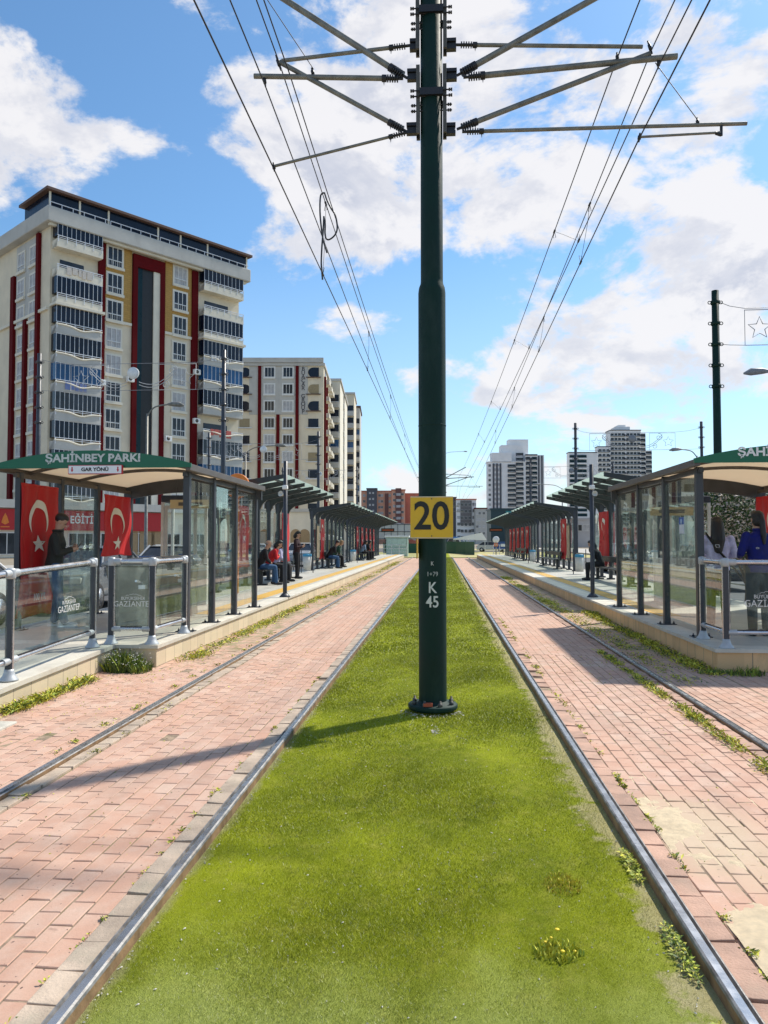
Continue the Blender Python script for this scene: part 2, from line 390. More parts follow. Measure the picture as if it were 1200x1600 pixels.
# drifted sand lying over the bricks at the lower right
n_ = 0; V = []; F = []; nx, ny = 110, 190; SX0, SY0, SW, SL = TR_I+.17, 1.7, 1.5, 3.9
for j in range(ny+1):
    for i in range(nx+1):
        x = SX0+SW*i/nx; y = SY0+SL*j/ny
        m_ = SANDM(x, y)
        m_ += .42*noise.noise((x*2.3, y*2.3, 1))+.22*noise.noise((x*7, y*7, 2))+.12*noise.noise((x*22, y*22, 7))
        V.append((x, y, -.012+.0205*min(1, max(-.4, m_*1.6))+.0022*noise.noise((x*30, y*30, 4))+.0015*noise.noise((x*70, y*70, 9))))
for j in range(ny):
    for i in range(nx): a = j*(nx+1)+i; F.append((a, a+1, a+nx+2, a+nx+1))
mb = MB(); mb.add(V, F, 0, True)
tag(mb.build('sand', pm('drift_sand', (.70, .56, .37), .95, var=.12, scale=22, bump=.8, bscale=260, dirt=((.50, .38, .24), 9, .6)), fix=False), 'pale sand drifted over the bricks at the lower right', 'sand', kind='stuff')

# individual header bricks laid tight along the inner rails (uneven, chipped)
def header_row(x0, x1, mat, name, seed):
    rnd = random.Random(seed); mb = MB(); y = 1.4
    while y < 34:
        L = rnd.uniform(.19, .215); dz = rnd.uniform(.004, .016); tx = rnd.uniform(-.006, .006); tz = rnd.uniform(-.004, .004)
        g = .004
        vs = [(x0+tx, y+g, -.03), (x1+tx, y+g, -.03), (x1+tx, y+L-g, -.03), (x0+tx, y+L-g, -.03),
              (x0+tx, y+g, dz+tz), (x1+tx, y+g, dz-tz), (x1+tx, y+L-g, dz-tz*.3), (x0+tx, y+L-g, dz+tz)]
        if rnd.random() > .03: mb.add(vs, [(0,3,2,1),(4,5,6,7),(0,1,5,4),(1,2,6,5),(2,3,7,6),(3,0,4,7)])
        y += L
    o = mb.build(name, mat, bevel=.004); tag(o, kind='structure')
hb2 = pm('worn_header_brick_pink', (.47, .29, .21), .85, var=.3, scale=3.1, bump=.5, bscale=80, dirt=((.36, .26, .19), 5, .6))
hb = pm('worn_header_brick', (.46, .36, .27), .85, var=.3, scale=3.1, bump=.5, bscale=80, dirt=((.36, .33, .24), 5, .6))
header_row(TL_I-.155, TL_I-.040, hb, 'brick_border', 3); header_row(TR_I+.040, TR_I+.155, hb2, 'brick_border', 4)
header_row(TL_O+.040, TL_O+.150, hb, 'brick_border', 5); header_row(TR_O-.150, TR_O-.040, hb2, 'brick_border', 6)

rail_top = pm('worn_rail_steel', (.50, .51, .53), .26, .9, var=.12, scale=9)
rail_edge = pm('dull_rail_edge', (.27, .26, .25), .55, .6, var=.35, scale=16, bump=.2, bscale=60, dirt=((.16, .10, .06), 9, .7))
rail_side = pm('rusty_rail_side', (.25, .15, .075), .8, .1, var=.4, scale=7, bump=.4, bscale=40, dirt=((.30, .22, .12), 11, .6))
def rail(xc, side, label):
    """side=+1: grass lies towards +X; running band, dull lip, groove and rusty web"""
    top = .040
    P = [(-.036, -.06), (-.036, top-.010), (-.031, top-.004), (-.026, top-.004), (-.020, top-.018), (-.012, top-.018), (-.008, top), (.024, top+.002), (.032, top-.003), (.036, top-.013), (.036, -.06)]
    M_ = [2, 1, 1, 1, 1, 1, 0, 1, 1, 2]
    if side < 0: P = [(-x, z) for x, z in P][::-1]; M_ = M_[::-1]
    n = len(P); vs = []; fs = []; mi = []; y = -4.0; ys = []
    while y < 76: ys.append(y); y += .5
    for y in ys:
        wx = .0025*noise.noise((y*.35, xc, 0))
        for x, z in P: vs.append((xc+x+wx, y, z))
    for i in range(len(ys)-1):
        for k in range(n-1): fs.append((i*n+k, i*n+k+1, (i+1)*n+k+1, (i+1)*n+k)); mi.append(M_[k])
    mb = MB(); mb.v = vs; mb.f = fs; mb.m = mi; mb.sm = [False]*len(fs)
    o = mb.build('rail', [rail_top, rail_edge, rail_side], fix=False)
    bm = bmesh.new(); bm.from_mesh(o.data); bmesh.ops.recalc_face_normals(bm, faces=bm.faces)
    up = [f for f in bm.faces if abs(f.normal.z) > .97 and f.material_index == 0]
    if up and up[0].normal.z < 0: bmesh.ops.reverse_faces(bm, faces=bm.faces)
    bm.to_mesh(o.data); bm.free()
    tag(o, label, 'rail', 'steel rails of the two tram tracks')
rail(TL_O, -1, 'worn steel rail running beside the kerb of the left platform')
rail(TL_I, 1, 'broad shiny steel rail on the left edge of the green turf')
rail(TR_I, -1, 'shiny steel rail with dry weeds on the right edge of the green turf')
rail(TR_O, -1, 'dark grooved rail in weedy brick beside the right platform')

# turf median: base sheet plus real blades
tb = bpy.data.materials.new('turf_base'); tb.use_nodes = True; t = N(tb.node_tree); b = tb.node_tree.nodes['Principled BSDF']
def turf_color(t):
    pos = t.n('ShaderNodeNewGeometry').outputs['Position']
    x, y, z = t.sep(pos)
    big = t.noise(t.vm('MULTIPLY', pos, (1, .6, 1)), 1.6, 8, .68); med = t.noise(pos, 7, 5, .65)
    fine = t.noise(pos, 260, 3, .7)
    c = t.mix(t.remap(big, .35, .68), (.165, .205, .004), (.37, .41, .010))
    c = t.mix(t.remap(med, .5, .8, 0, .6), c, (.44, .41, .07))
    worn = t.remap(t.math('ADD', t.math('MULTIPLY', y, -1), t.math('MULTIPLY', big, 2.4)), -2.1, -.9, 0, .62, smooth=True)
    c = t.mix(worn, c, (.44, .50, .20))
    st = t.remap(t.noise(t.vm('MULTIPLY', pos, (.9, 5, 1)), 1.2, 4, .6), .56, .72, 0, .5)  # pale cross bands: light on rumpled turf put into the colour
    far = t.remap(y, 8, 14)
    c = t.mix(t.math('MULTIPLY', st, far), c, (.50, .48, .13))
    edge = t.remap(t.math('ADD', x, t.math('MULTIPLY', t.math('ADD', t.math('MULTIPLY', t.noise(pos, 1.9, 8, .72), .8), t.math('MULTIPLY', t.noise(pos, 14, 5, .7), .35)), 1.0)), 1.36, 1.47, 0, .85, smooth=True)
    edge = t.math('MULTIPLY', edge, t.remap(y, 1, 3.5, 1.0, .8))
    c = t.mix(edge, c, t.mix(med, (.50, .40, .23), (.66, .56, .36)))
    e2 = t.remap(t.math('ADD', t.math('MULTIPLY', x, -1), t.math('MULTIPLY', t.noise(pos, 4, 6, .65), .18)), 1.27, 1.33, 0, .7)
    c = t.mix(e2, c, (.40, .36, .22))
    return c, fine, edge
c, fine, edge = turf_color(t)
c = t.mix(t.remap(fine, .25, .6, .45, 0), c, (.09, .12, .008))
t.put(b.inputs['Base Color'], c); b.inputs['Roughness'].default_value = .9; b.inputs['Specular IOR Level'].default_value = .15
bp = t.n('ShaderNodeBump'); bp.inputs['Strength'].default_value = .9; bp.inputs['Distance'].default_value = .012
t.put(bp.inputs['Height'], fine); t.put(b.inputs['Normal'], bp.outputs[0])
gx = [TL_I+.036+(TR_I-TL_I-.072)*i/10 for i in range(11)]; gy = [-4+i*.35 for i in range(218)]
def turf_z(x, y): return -.020+.010*noise.noise((x*1.3, y*.9, 0))+.004*noise.noise((x*5, y*4, 3))
vs = [(x, y, turf_z(x, y)) for y in gy for x in gx]
fs = [(j*11+i, j*11+i+1, (j+1)*11+i+1, (j+1)*11+i) for j in range(len(gy)-1) for i in range(10)]
mb = MB(); mb.add(vs, fs, 0, True); o = mb.build('turf', tb, fix=False); tag(o, kind='structure')
bm_ = bpy.data.materials.new('turf_blades'); bm_.use_nodes = True; t = N(bm_.node_tree); b = bm_.node_tree.nodes['Principled BSDF']
c, fine, edge = turf_color(t)
rnd_i = t.n('ShaderNodeAttribute', attribute_name='tone').outputs['Fac']
c = t.mix(t.remap(rnd_i, 0, 1, .0, .55), c, (.56, .55, .05))
c = t.mix(t.remap(rnd_i, .30, .0, 0, .85), c, (.06, .08, .004))
c = t.mix(t.remap(rnd_i, .94, .95), c, (.66, .64, .42))
t.put(b.inputs['Base Color'], c); b.inputs['Roughness'].default_value = .6; b.inputs['Specular IOR Level'].default_value = .25
b.inputs['Subsurface Weight'].default_value = 0
def blades(name, cells, mat, label):
    rng = np.random.default_rng(5); V = []; T = []
    for (x0, x1, y0, y1, dens, hmin, hmax, wd) in cells:
        n = int((x1-x0)*(y1-y0)*dens)
        x = rng.uniform(x0, x1, n); y = rng.uniform(y0, y1, n)
        keep = rng.uniform(0, 1, n) > np.clip((x-.74)/.26, 0, .75)
        x, y = x[keep], y[keep]; n = len(x)
        a = rng.uniform(0, math.pi, n); h = rng.uniform(hmin, hmax, n); lx = rng.normal(0, .6, n)*h; ly = rng.normal(0, .6, n)*h
        w_ = wd*rng.uniform(.7, 1.3, n)
        z0 = np.full(n, -.026)
        A = np.stack([x-np.cos(a)*w_, y-np.sin(a)*w_, z0], 1); B = np.stack([x+np.cos(a)*w_, y+np.sin(a)*w_, z0], 1)
        C = np.stack([x+lx, y+ly, z0+h], 1)
        V.append(np.stack([A, B, C], 1).reshape(-1, 3)); T.append(np.repeat(rng.uniform(0, 1, n), 3))
    V = np.concatenate(V).astype(np.float32); T = np.concatenate(T).astype(np.float32); n = len(V)//3
    me = bpy.data.meshes.new(name); me.vertices.add(len(V)); me.vertices.foreach_set('co', V.ravel())
    me.loops.add(len(V)); me.loops.foreach_set('vertex_index', np.arange(len(V), dtype=np.int32))
    me.polygons.add(n); me.polygons.foreach_set('loop_start', np.arange(0, len(V), 3, dtype=np.int32))
    at_ = me.attributes.new('tone', 'FLOAT', 'POINT'); at_.data.foreach_set('value', T)
    me.materials.append(mat); me.update(calc_edges=True); me.validate()
    o = bpy.data.objects.new(name, me); COL.objects.link(o); tag(o, label, 'grass', kind='stuff')
xa, xb = TL_I+.04, TR_I-.04
blades('turf_grass', [(xa, xb, 1.9, 3.6, 85000, .007, .019, .0010), (xa, xb, 3.6, 6, 42000, .008, .021, .0014), (xa, xb, 6, 11, 15000, .010, .024, .0026), (xa, xb, 11, 24, 3000, .014, .032, .006), (xa, xb, 24, 71, 700, .016, .036, .014)],
       bm_, 'short bright green artificial turf strip between the two tracks')
# pale crumbs, petals and stones lying on the turf
rnd = random.Random(11); mb = MB()
for i in range(1100):
    y = 1.9+rnd.random()**1.6*13; x = rnd.uniform(TL_I+.05, TR_I-.05)
    if rnd.random() < .35: x = rnd.choice((TL_I+.045+abs(rnd.gauss(0, .03)), TR_I-.045-abs(rnd.gauss(0, .09))))
    s = rnd.uniform(.0012, .0042)*(1+.10*y); q = rnd.uniform(0, 6.28); el_ = rnd.uniform(1, 2.4)
    ax = Vector((math.cos(q), math.sin(q), 0)); ay = Vector((-math.sin(q), math.cos(q), 0))
    c_ = Vector((x, y, turf_z(x, y)+.004)); mb.add([c_+ax*s*el_, c_+ay*s*rnd.uniform(.6, 1.1), c_-ax*s*rnd.uniform(.7, 1.6), c_-ay*s*rnd.uniform(.5, 1), c_+Vector((0, 0, s*.8))+ax*s*.2], [(0, 1, 4), (1, 2, 4), (2, 3, 4), (3, 0, 4), (0, 3, 2, 1)])
tag(mb.build('litter', pm('pale_crumbs', (.62, .58, .5), .8, var=.25, scale=40)), 'pale crumbs and petals strewn over the turf', 'litter', kind='stuff')

# ------------------------------------------------------------------ weeds
weed_g = pm('weed_green', (.30, .37, .04), .7, var=.35, scale=30)
weed_y = pm('weed_yellow_green', (.60, .57, .06), .7, var=.35, scale=30)
weed_d = pm('weed_dark', (.08, .13, .025), .7, var=.35, scale=30)
petal = pm('white_flower', (.75, .74, .66), .6)
petal_y = pm('yellow_flower', (.75, .55, .02), .6)
def weed(loc, rx, ry, h, n, mats, label, seed, flower=None, nf=0, name='weed_clump', group='weeds growing in the paving', cat='weed'):
    r = random.Random(seed); mb = MB(); pts = []
    for i in range(n):
        q = r.uniform(0, 6.28); k = math.sqrt(r.random()); x = math.cos(q)*k*rx; y = math.sin(q)*k*ry
        hh = h*r.uniform(.3, 1)*(1-.5*k); lx = r.gauss(0, .35)*hh; ly = r.gauss(0, .35)*hh
        a = r.uniform(0, 3.14); wd = r.uniform(.003, .007)*(.6+h*2.2)
        dx, dy = math.cos(a)*wd, math.sin(a)*wd
        p0 = (x-dx*.5, y-dy*.5, -.01); p1 = (x+dx*.5, y+dy*.5, -.01)
        m1 = (x+lx*.45-dx, y+ly*.45-dy, hh*.55); m2 = (x+lx*.45+dx, y+ly*.45+dy, hh*.55); tp = (x+lx*1.1, y+ly*1.1, hh)
        mb.add([p0, p1, m2, m1, tp], [(0, 1, 2, 3), (3, 2, 4)], r.choice(range(len(mats))))
        pts.append(tp)
    e = None
    o = mb.build('foliage' if flower else name, mats, fix=False)
    if flower:
        e = empty(name, loc); o.parent = e
        fb = MB()
        for i in range(nf):
            if nf < 9: fb = MB()
            p = Vector(r.choice(pts))+Vector((r.gauss(0, .02), r.gauss(0, .02), r.uniform(-.02, .04))); s = r.uniform(.006, .011)
            fb.lathe([(0, 0), (s, .002), (s*.9, .006), (0, .007)], p, 6)
            if nf < 9: fb.build('flower', flower, e)
        if nf >= 9: tag(fb.build('flowers', flower, e), kind='stuff')
        tag(e, label, cat, group)
    else:
        o.location = loc; tag(o, label, cat, group)
wl = 0
weed((-3.93, 9.28, 0), .24, .2, .34, 900, [weed_d, weed_g, weed_d], 'big dark flowering bush of daisies in the corner under the left platform', 21, petal, 90, name='daisy_bush', group=None, cat='plant')
weed((-3.70, 9.25, 0), .14, .2, .22, 300, [weed_g, weed_d], 'low dark leafy plant with white blooms beside the platform corner', 22, petal, 30, name='daisy_bush', group=None, cat='plant')
weed((.45, 3.12, -.015), .10, .08, .045, 300, [weed_y, weed_y, weed_g], 'yellow-green dandelion tuft lying in the front right of the turf', 23, petal_y, 5, name='dandelion', group=None, cat='plant')
for i, (x, y, rx, ry, h, n, lab) in enumerate([
 (.56, 3.72, .09, .12, .028, 260, 'small golden dry patch of grass in the turf')]):
    weed((x, y, -.012), rx, ry, h, n, [pm('golden_grass', (.55, .42, .05), .7, var=.3, scale=30), weed_y], lab, 30+i)
def weed_line(x, y0, y1, cnt, sx, h, seed, lab, dense=60):
    r = random.Random(seed); mb = MB()
    for i in range(cnt):
        cy = r.uniform(y0, y1); cx = x+r.gauss(0, sx*.4); rr = r.uniform(.4, 1)
        for k in range(int(dense*rr)):
            px = cx+r.gauss(0, sx); py = cy+r.gauss(0, sx*1.8); hh = h*r.uniform(.3, 1)*rr; a = r.uniform(0, 3.14); wd = .0028+.0004*cy
            dx, dy = math.cos(a)*wd, math.sin(a)*wd; lx, ly = r.gauss(0, .8)*hh, r.gauss(0, .8)*hh; z0 = r.uniform(-.004, hh*.5); wd *= 1.5; dx, dy = math.cos(a)*wd, math.sin(a)*wd
            mb.add([(px, py, z0), (px+lx*.5+dx, py+ly*.5+dy, z0+hh*.42), (px+lx, py+ly, z0+hh*.62), (px+lx*.5-dx, py+ly*.5-dy, z0+hh*.46)], [(0, 1, 2, 3)], r.choice((0, 1, 1, 1, 2)))
    tag(mb.build('weeds', [weed_g, weed_y, weed_d], fix=False), lab, 'weeds', kind='stuff')
weed_line(TL_I-.158, 2.2, 9, 34, .011, .028, 41, 'sparse weeds in the joint beside the left turf rail', 30)
def leaf_clump(loc, rx, ry, h, n, mats, label, seed, name='weed_clump'):
    r = random.Random(seed); mb = MB()
    for i in range(n):
        q = r.uniform(0, 6.28); k = math.sqrt(r.random()); x = math.cos(q)*k*rx; y = math.sin(q)*k*ry; z = h*r.random()*(1.1-.8*k)
        a = Vector((r.gauss(0, 1), r.gauss(0, 1), r.gauss(.2, .5))).normalized(); b_ = a.cross(Vector((r.gauss(0, .4), r.gauss(0, .4), 1))).normalized(); s = r.uniform(.006, .015)
        p = Vector((x, y, z)); mb.add([p, p+a*s+b_*s*.38, p+a*s*2, p+a*s-b_*s*.38], [(0, 1, 2, 3)], r.choice(range(len(mats))))
    o = mb.build(name, mats, fix=False); o.location = loc; tag(o, label, 'weed', 'weeds growing in the paving')
leaf_clump((.905, 2.42, -.01), .045, .26, .075, 1500, [weed_y, weed_g, weed_y], 'thick yellowing weeds against the turf rail at the bottom right', 71)
leaf_clump((.925, 3.15, -.01), .03, .22, .04, 420, [weed_y, weed_g, weed_d], 'thin weeds by the turf rail, just above the thick clump', 72)
leaf_clump((.935, 3.95, -.01), .03, .20, .035, 300, [weed_y, weed_g], 'small weeds by the turf rail level with the golden patch', 73)
weed_line(TR_I+.165, 2.1, 5.5, 24, .010, .028, 55, 'leafy weeds in the joint of the sandy brick edge', 26)
weed_line(TR_I+.170, 2.2, 7, 20, .012, .028, 42, 'yellow-green weeds in the brick joint right of the turf', 30)
weed_line(TR_I+.17, 7, 16, 40, .02, .04, 43, 'weeds running up the brick joint beyond the turf rail', 22)
weed_line(TR_O-.20, 4.3, 11.5, 80, .035, .06, 44, 'yellow-green weed strip inside the right outer rail', 60)
weed_line(TR_O+.26, 9, 34, 120, .10, .06, 45, 'mossy grass between right rail and platform kerb', 60)
weed_line(3.20, 9.3, 18, 70, .07, .09, 46, 'dark grass at the foot of the right platform kerb', 60)
weed_line(-3.40, 10.0, 22, 80, .075, .07, 47, 'bright grass at the foot of the left platform kerb', 60)
weed_line(-3.25, 22, 60, 80, .12, .07, 49, 'grass strip along the far left platform kerb', 40)
weed_line(-4.02, 6.7, 8.6, 40, .05, .10, 48, 'bright grass along the foot of the ramp wall', 90)
weed_line(TL_O-.16, 4.6, 14, 24, .02, .04, 50, 'moss tufts by the left outer rail', 24)
weed_line(TL_O+.13, 4.6, 9, 16, .015, .035, 51, 'tiny tufts inside the left outer rail', 24)
for i, (x, y, h, lab) in enumerate([(3.62, 9.5, .16, 'leafy green weed at the right platform front wall near the frame edge'), (3.3, 9.6, .10, 'low dark weed at the right platform corner')]):
    weed((x, y, 0), .22, .10, h, 260, [weed_d, weed_g], lab, 60+i)
weed_line(-2.0, 3.2, 12, 60, .35, .018, 52, 'tiny moss tufts scattered in the left brick joints', 7)
weed_line(1.8, 2.6, 12, 70, .30, .018, 53, 'tiny moss tufts scattered in the right brick joints', 7)
weed_line(-3.4, 6, 10, 50, .25, .02, 54, 'low dry weeds in the bricks outside the left rail', 10)
# bare soil and stones round the mast foot
mb = MB(); rnd = random.Random(8)
for i in range(150):
    q = rnd.uniform(3.3, 6.1); rr = .24+abs(rnd.gauss(0, .05)); s = rnd.uniform(.004, .012)
    c_ = Vector((MX0+math.cos(q)*rr, 7.385+math.sin(q)*rr, turf_z(0, 7.1)+.012)) if False else Vector((-.088+math.cos(q)*rr, 7.385+math.sin(q)*rr, -.008))
    k0 = [c_+Vector((rnd.uniform(-1, 1), rnd.uniform(-1, 1), rnd.uniform(0, 1)))*s for _ in range(5)]
    mb.add(k0, [(0, 1, 2), (0, 2, 3), (0, 3, 4), (1, 2, 4), (2, 3, 4), (0, 1, 4)])
for i in range(40):
    c_ = Vector((-.06+rnd.gauss(0, .018), 6.55+rnd.gauss(0, .07), -.006)); s = rnd.uniform(.006, .014)
    k0 = [c_+Vector((rnd.uniform(-1, 1), rnd.uniform(-1, 1), rnd.uniform(0, 1)))*s for _ in range(5)]
    mb.add(k0, [(0, 1, 2), (0, 2, 3), (0, 3, 4), (1, 2, 4), (2, 3, 4), (0, 1, 4)])
tag(mb.build('gravel', pm('pale_gravel', (.50, .47, .42), .85, var=.35, scale=50)), 'pale gravel and soil crumbs in front of the mast foot', 'gravel', kind='stuff')
# concrete slab at left
tag(MB().box(-4.24, -3.72, 5.7, 6.55, -.02, .018).build('concrete_cover', pm('pale_concrete', (.50, .47, .40), .85, bump=.4, var=.15), bevel=.01), 'pale concrete cover slab in the bricks by the ramp wall', 'cover slab')

# ------------------------------------------------------------------ platforms
top_m = tile_mat('platform_top_slabs', (.46, .44, .38), .6, .4, 'XY', joint=(.25, .23, .19), stain=.22, stainc=(.3, .28, .22))
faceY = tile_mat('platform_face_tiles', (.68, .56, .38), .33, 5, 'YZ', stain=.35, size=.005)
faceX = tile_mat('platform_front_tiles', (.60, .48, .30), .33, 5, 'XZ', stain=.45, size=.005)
faceYr = tile_mat('platform_face_tiles_right', (.78, .50, .25), .33, 5, 'YZ', stain=.65, size=.006)
faceXr = tile_mat('platform_front_tiles_right', (.78, .50, .25), .42, 5, 'XZ', stain=.65, size=.006)
cope = pm('coping_stone', (.60, .56, .47), .6, var=.12, scale=3, dirt=((.35, .27, .18), 3, .4))
tact = tile_mat('yellow_tactile', (.62, .36, .06), .2, .2, 'XY', stain=.25, stainc=(.5, .4, .2), joint=(.4, .22, .04))
PF = {-1: 9.53, 1: 9.71}
for s in (-1, 1):
    e0, e1 = 3.33, 6.62
    if s < 0: e0 = 3.585
    y0 = PF[s]
    mb = MB()
    X = lambda v: s*v
    mb.box(X(e0+.35), X(e1), y0+.35, 74, -.05, .277, 0)                     # body
    mb.box(X(e0+.03), X(e0+.35), y0+.03, 74, -.05, .236, 1)                 # track face
    mb.box(X(e0+.35), X(e1), y0+.03, y0+.35, -.05, .2365, 2)
    mb.box(X(e0), X(e0+.355), y0, 74, .236, .28, 3); mb.box(X(e0+.355), X(e1), y0, y0+.35, .236, .28, 3)
    o = mb.build('platform', [top_m, faceY if s < 0 else faceYr, faceX if s < 0 else faceXr, cope]); tag(o, kind='structure')
    tag(MB().box(X(e0+.50), X(e0+.86), 13.6 if s < 0 else 13.9, 74, .277, .283).build('tactile_strip', tact), kind='structure')
# ramp up to the left platform
P = [(9.55, -.05), (9.55, .28), (7.4, .215), (5.0, .12), (1.0, .03), (1.0, -.05)]
mb = MB(); mb.prism(P, -6.62, -4.50, 'X', 0)
mb.prism([(9.53, -.05), (9.53, .236), (7.4, .172), (5, .077), (1, .0), (1, -.05)], -4.50, -4.17, 'X', 1)
mb.prism([(9.53, .236), (9.53, .284), (7.4, .219), (5, .124), (1, .034), (1, .0), (5, .077), (7.4, .172)], -4.50, -4.145, 'X', 2)
tag(mb.build('ramp', [top_m, faceY, cope]), kind='structure')
tag(MB().box(-7.35, -6.62, -20, 74, -.05, .12).build('kerb_strip', cope), kind='structure')
tag(MB().box(6.62, 7.40, -20, 74, -.05, .12).build('kerb_strip', cope), kind='structure')

# ------------------------------------------------------------------ catenary mast
MX, MY = -.088, 7.385
def make_mast(full):
    m = empty('catenary_mast', (MX, MY, 0))
    p = MB()
    p.lathe([(.132, .03), (.132, 4.00), (.126, 4.05), (.110, 4.09), (.108, 4.12), (.104, 9.6), (0, 9.62)], n=32)
    p.build('pole', pole_green, m)
    p = MB(); p.lathe([(0, .008), (.225, .008), (.235, .02), (.235, .05), (.225, .058), (.15, .06), (.135, .085), (.130, .085)], n=36)
    p.build('base_flange', pole_green, m)
    MB().lathe([(.133, 2.70), (.1345, 2.703), (.1345, 2.712), (.133, 2.715)], n=32).build('weld_seam', pole_green, m)
    if full:
        for k in range(8):
            q = R_(22+45*k); c = (math.cos(q)*.19, math.sin(q)*.19, 0)
            b_ = MB(); b_.lathe([(0, .058), (.021, .058), (.021, .085), (.011, .087), (.011, .11), (0, .112)], c, 6); b_.build('bolt', galv_dark, m)
        MB().box(-.085, .0, -.20, -.145, .060, .092).build('brick_chip', pm('chipped_brick', (.42, .09, .04), .8), m, bevel=.004)
        # plates and painted marks
        sg = empty('number_plate', (0, 0, 0)); sg.parent = m
        yy = -.150
        r_ = .19
        MB().box(-.205, .195, yy-.004, yy, 1.622, 2.018).build('plate', yellow, sg, bevel=.004)
        MB().box(-.203, .193, yy-.0055, yy-.0042, 2.010, 2.016).build('rim', offwhite, sg)
        MB().box(-.203, .193, yy-.0055, yy-.0042, 1.624, 1.630).build('rim', offwhite, sg)
        text('20', .37, blk, sg, (-.006, yy-.0065, 1.822), offset=.006, squash=.92, name='digits')
        for z in (1.645, 1.995): MB().lathe([(0, 0), (.006, 0), (.006, .003), (0, .003)], (-.005, yy-.0085, z), 8, axis='Y').build('screw', galv_dark, sg)
        MB().box(-.05, .05, yy+.0005, -.105, 1.70, 1.74).build('clamp', galv_dark, sg); MB().box(-.05, .05, yy+.0005, -.105, 1.90, 1.94).build('clamp', galv_dark, sg)
        s2 = MB(); s2.box(-.150, -.146, -.14, .24, 1.43, 1.62); s2.build('side_plate', yellow, m, bevel=.001)
        def wrap(body, size, z, off):
            me = text_data(body, size, .001, off, squash=.85)
            bm = bmesh.new(); bm.from_mesh(me); bmesh.ops.subdivide_edges(bm, edges=[e for e in bm.edges if e.calc_length() > .02], cuts=2); bm.to_mesh(me); bm.free()
            for v in me.vertices:
                x, y, h = v.co.x, v.co.y, v.co.z; q = -math.pi/2+x/.132; rr = .1335+h
                v.co = (rr*math.cos(q), rr*math.sin(q), z+y)
            me.materials.clear(); me.materials.append(white_letter)
            o = bpy.data.objects.new('painted_mark', me); COL.objects.link(o); o.parent = m
        wrap('K', .055, 1.385, .0); wrap('1+79', .062, 1.285, -.0006); wrap('K', .145, 1.155, .002); wrap('45', .150, 1.022, .002)
    # brackets: pairs of channels hugging the pole, clamp boxes, threaded rods
    ZZ = lambda py: at(675, py, Y=7.385).z
    for z0, z1, sp in ((ZZ(213), ZZ(107), .112), (ZZ(82), ZZ(82)+.85, .116)):
        for sx_ in (-1, 1):
            b_ = MB(); b_.box(sx_*sp, sx_*(sp+.036), -.075, -.045, z0, z1); b_.box(sx_*sp, sx_*(sp+.036), .045, .075, z0, z1); b_.box(sx_*(sp+.03), sx_*(sp+.036), -.045, .045, z0, z1)
            b_.build('bracket', galv_dark, m, bevel=.002)
        for zc in ((z0+.38,) if z0 < 6 else (z0+.36,)):
            MB().box(-sp, sp, -.132, -.105, zc-.035, zc+.035).build('clamp', black_rubber, m); MB().box(-sp, sp, .105, .132, zc-.035, zc+.035).build('clamp', black_rubber, m)
            for dz in (-.028, .028):
                b_ = MB(); b_.tube([(-.20, -.09, zc+dz), (.20, -.09, zc+dz)], .007, 6)
                for q in (-.195, -.175, .175, .195): b_.tube([(q-.008, -.09, zc+dz), (q+.008, -.09, zc+dz)], .015, 6)
                b_.build('threaded_rod', black_rubber, m)
                b_ = MB(); b_.tube([(-.20, -.06, zc+dz-.13), (.20, -.06, zc+dz-.13)], .007, 6)
                for q in (-.185, -.165, .165, .185): b_.tube([(q-.008, -.06, zc+dz-.13), (q+.008, -.06, zc+dz-.13)], .015, 6)
                b_.build('threaded_rod', black_rubber, m)
    def arm(p, q, r, ins=True, cap=True, name='cantilever_tube', mat=galv):
        p, q = Vector(p), Vector(q); d_ = (q-p).normalized(); L = (q-p).length
        a = MB(); st = p+d_*(.17 if ins else 0); a.tube([st, q], r, 12); o = a.build(name, mat, m)
        if ins:
            i_ = MB(); i_.tube([p, p+d_*.05], .014, 8)
            n_ = 5
            for k in range(n_):
                c = p+d_*(.05+k*.024); i_.tube([c, c+d_*.012], r*.9+.014, 10); i_.tube([c+d_*.012, c+d_*.024], r*.6+.004, 10)
            i_.tube([p+d_*.165, p+d_*.21], r+.010, 10)
            i_.tube([p+d_*.19+Vector((0,0,-r)), p+d_*.19+Vector((0, 0, -r-.045))], [.008, .001], 6)
            i_.build('insulator', black_rubber, m)
        return o
    L = lambda px, py, Y=7.385: at(px, py, Y=Y)-Vector((MX, MY, 0))
    def lug(px, py, sx_):
        c = L(px, py); b_ = MB()
        b_.box(c.x-.03*sx_ if False else sx_*.146, c.x+.025*sx_, -.012, .012, c.z-.02, c.z+.02)
        for dz in (-.038, .038): b_.box(sx_*.146, c.x+.03*sx_, -.03, .03, c.z+dz-.017, c.z+dz+.017)
        b_.build('lug', black_rubber, m, bevel=.002); return c
    # left
    for px, py in ((645, 71), (641, 118), (640, 202)): lug(px, py, -1)
    for px, py in ((708, 70), (709, 117), (707, 202)): lug(px, py, 1)
    arm(L(641, 71), L(440, 95), .019); arm(L(636, 206), L(437, 97), .024); arm(L(636, 122), L(415, -20), .030)
    arm(L(630, 123), L(397, 119), .025); arm(L(640, 206), L(427, 260), .014)
    arm(L(712, 70), L(1004, 73), .019); arm(L(714, 202), L(1016, 84), .026); arm(L(714, 118), L(960, -20), .030)
    arm(L(724, 121), L(1058, 88), .029); arm(L(722, 206), L(1167, 193), .018)
    arm(L(1000, 214), L(1126, 207), .012, ins=False, name='registration_arm')
    b_ = MB(); b_.tube([L(1127, 192), L(1127, 212)], .014, 8); b_.tube([L(1118, 208), L(1127, 211)], .016, 8); b_.build('drop_bracket', black_rubber, m)
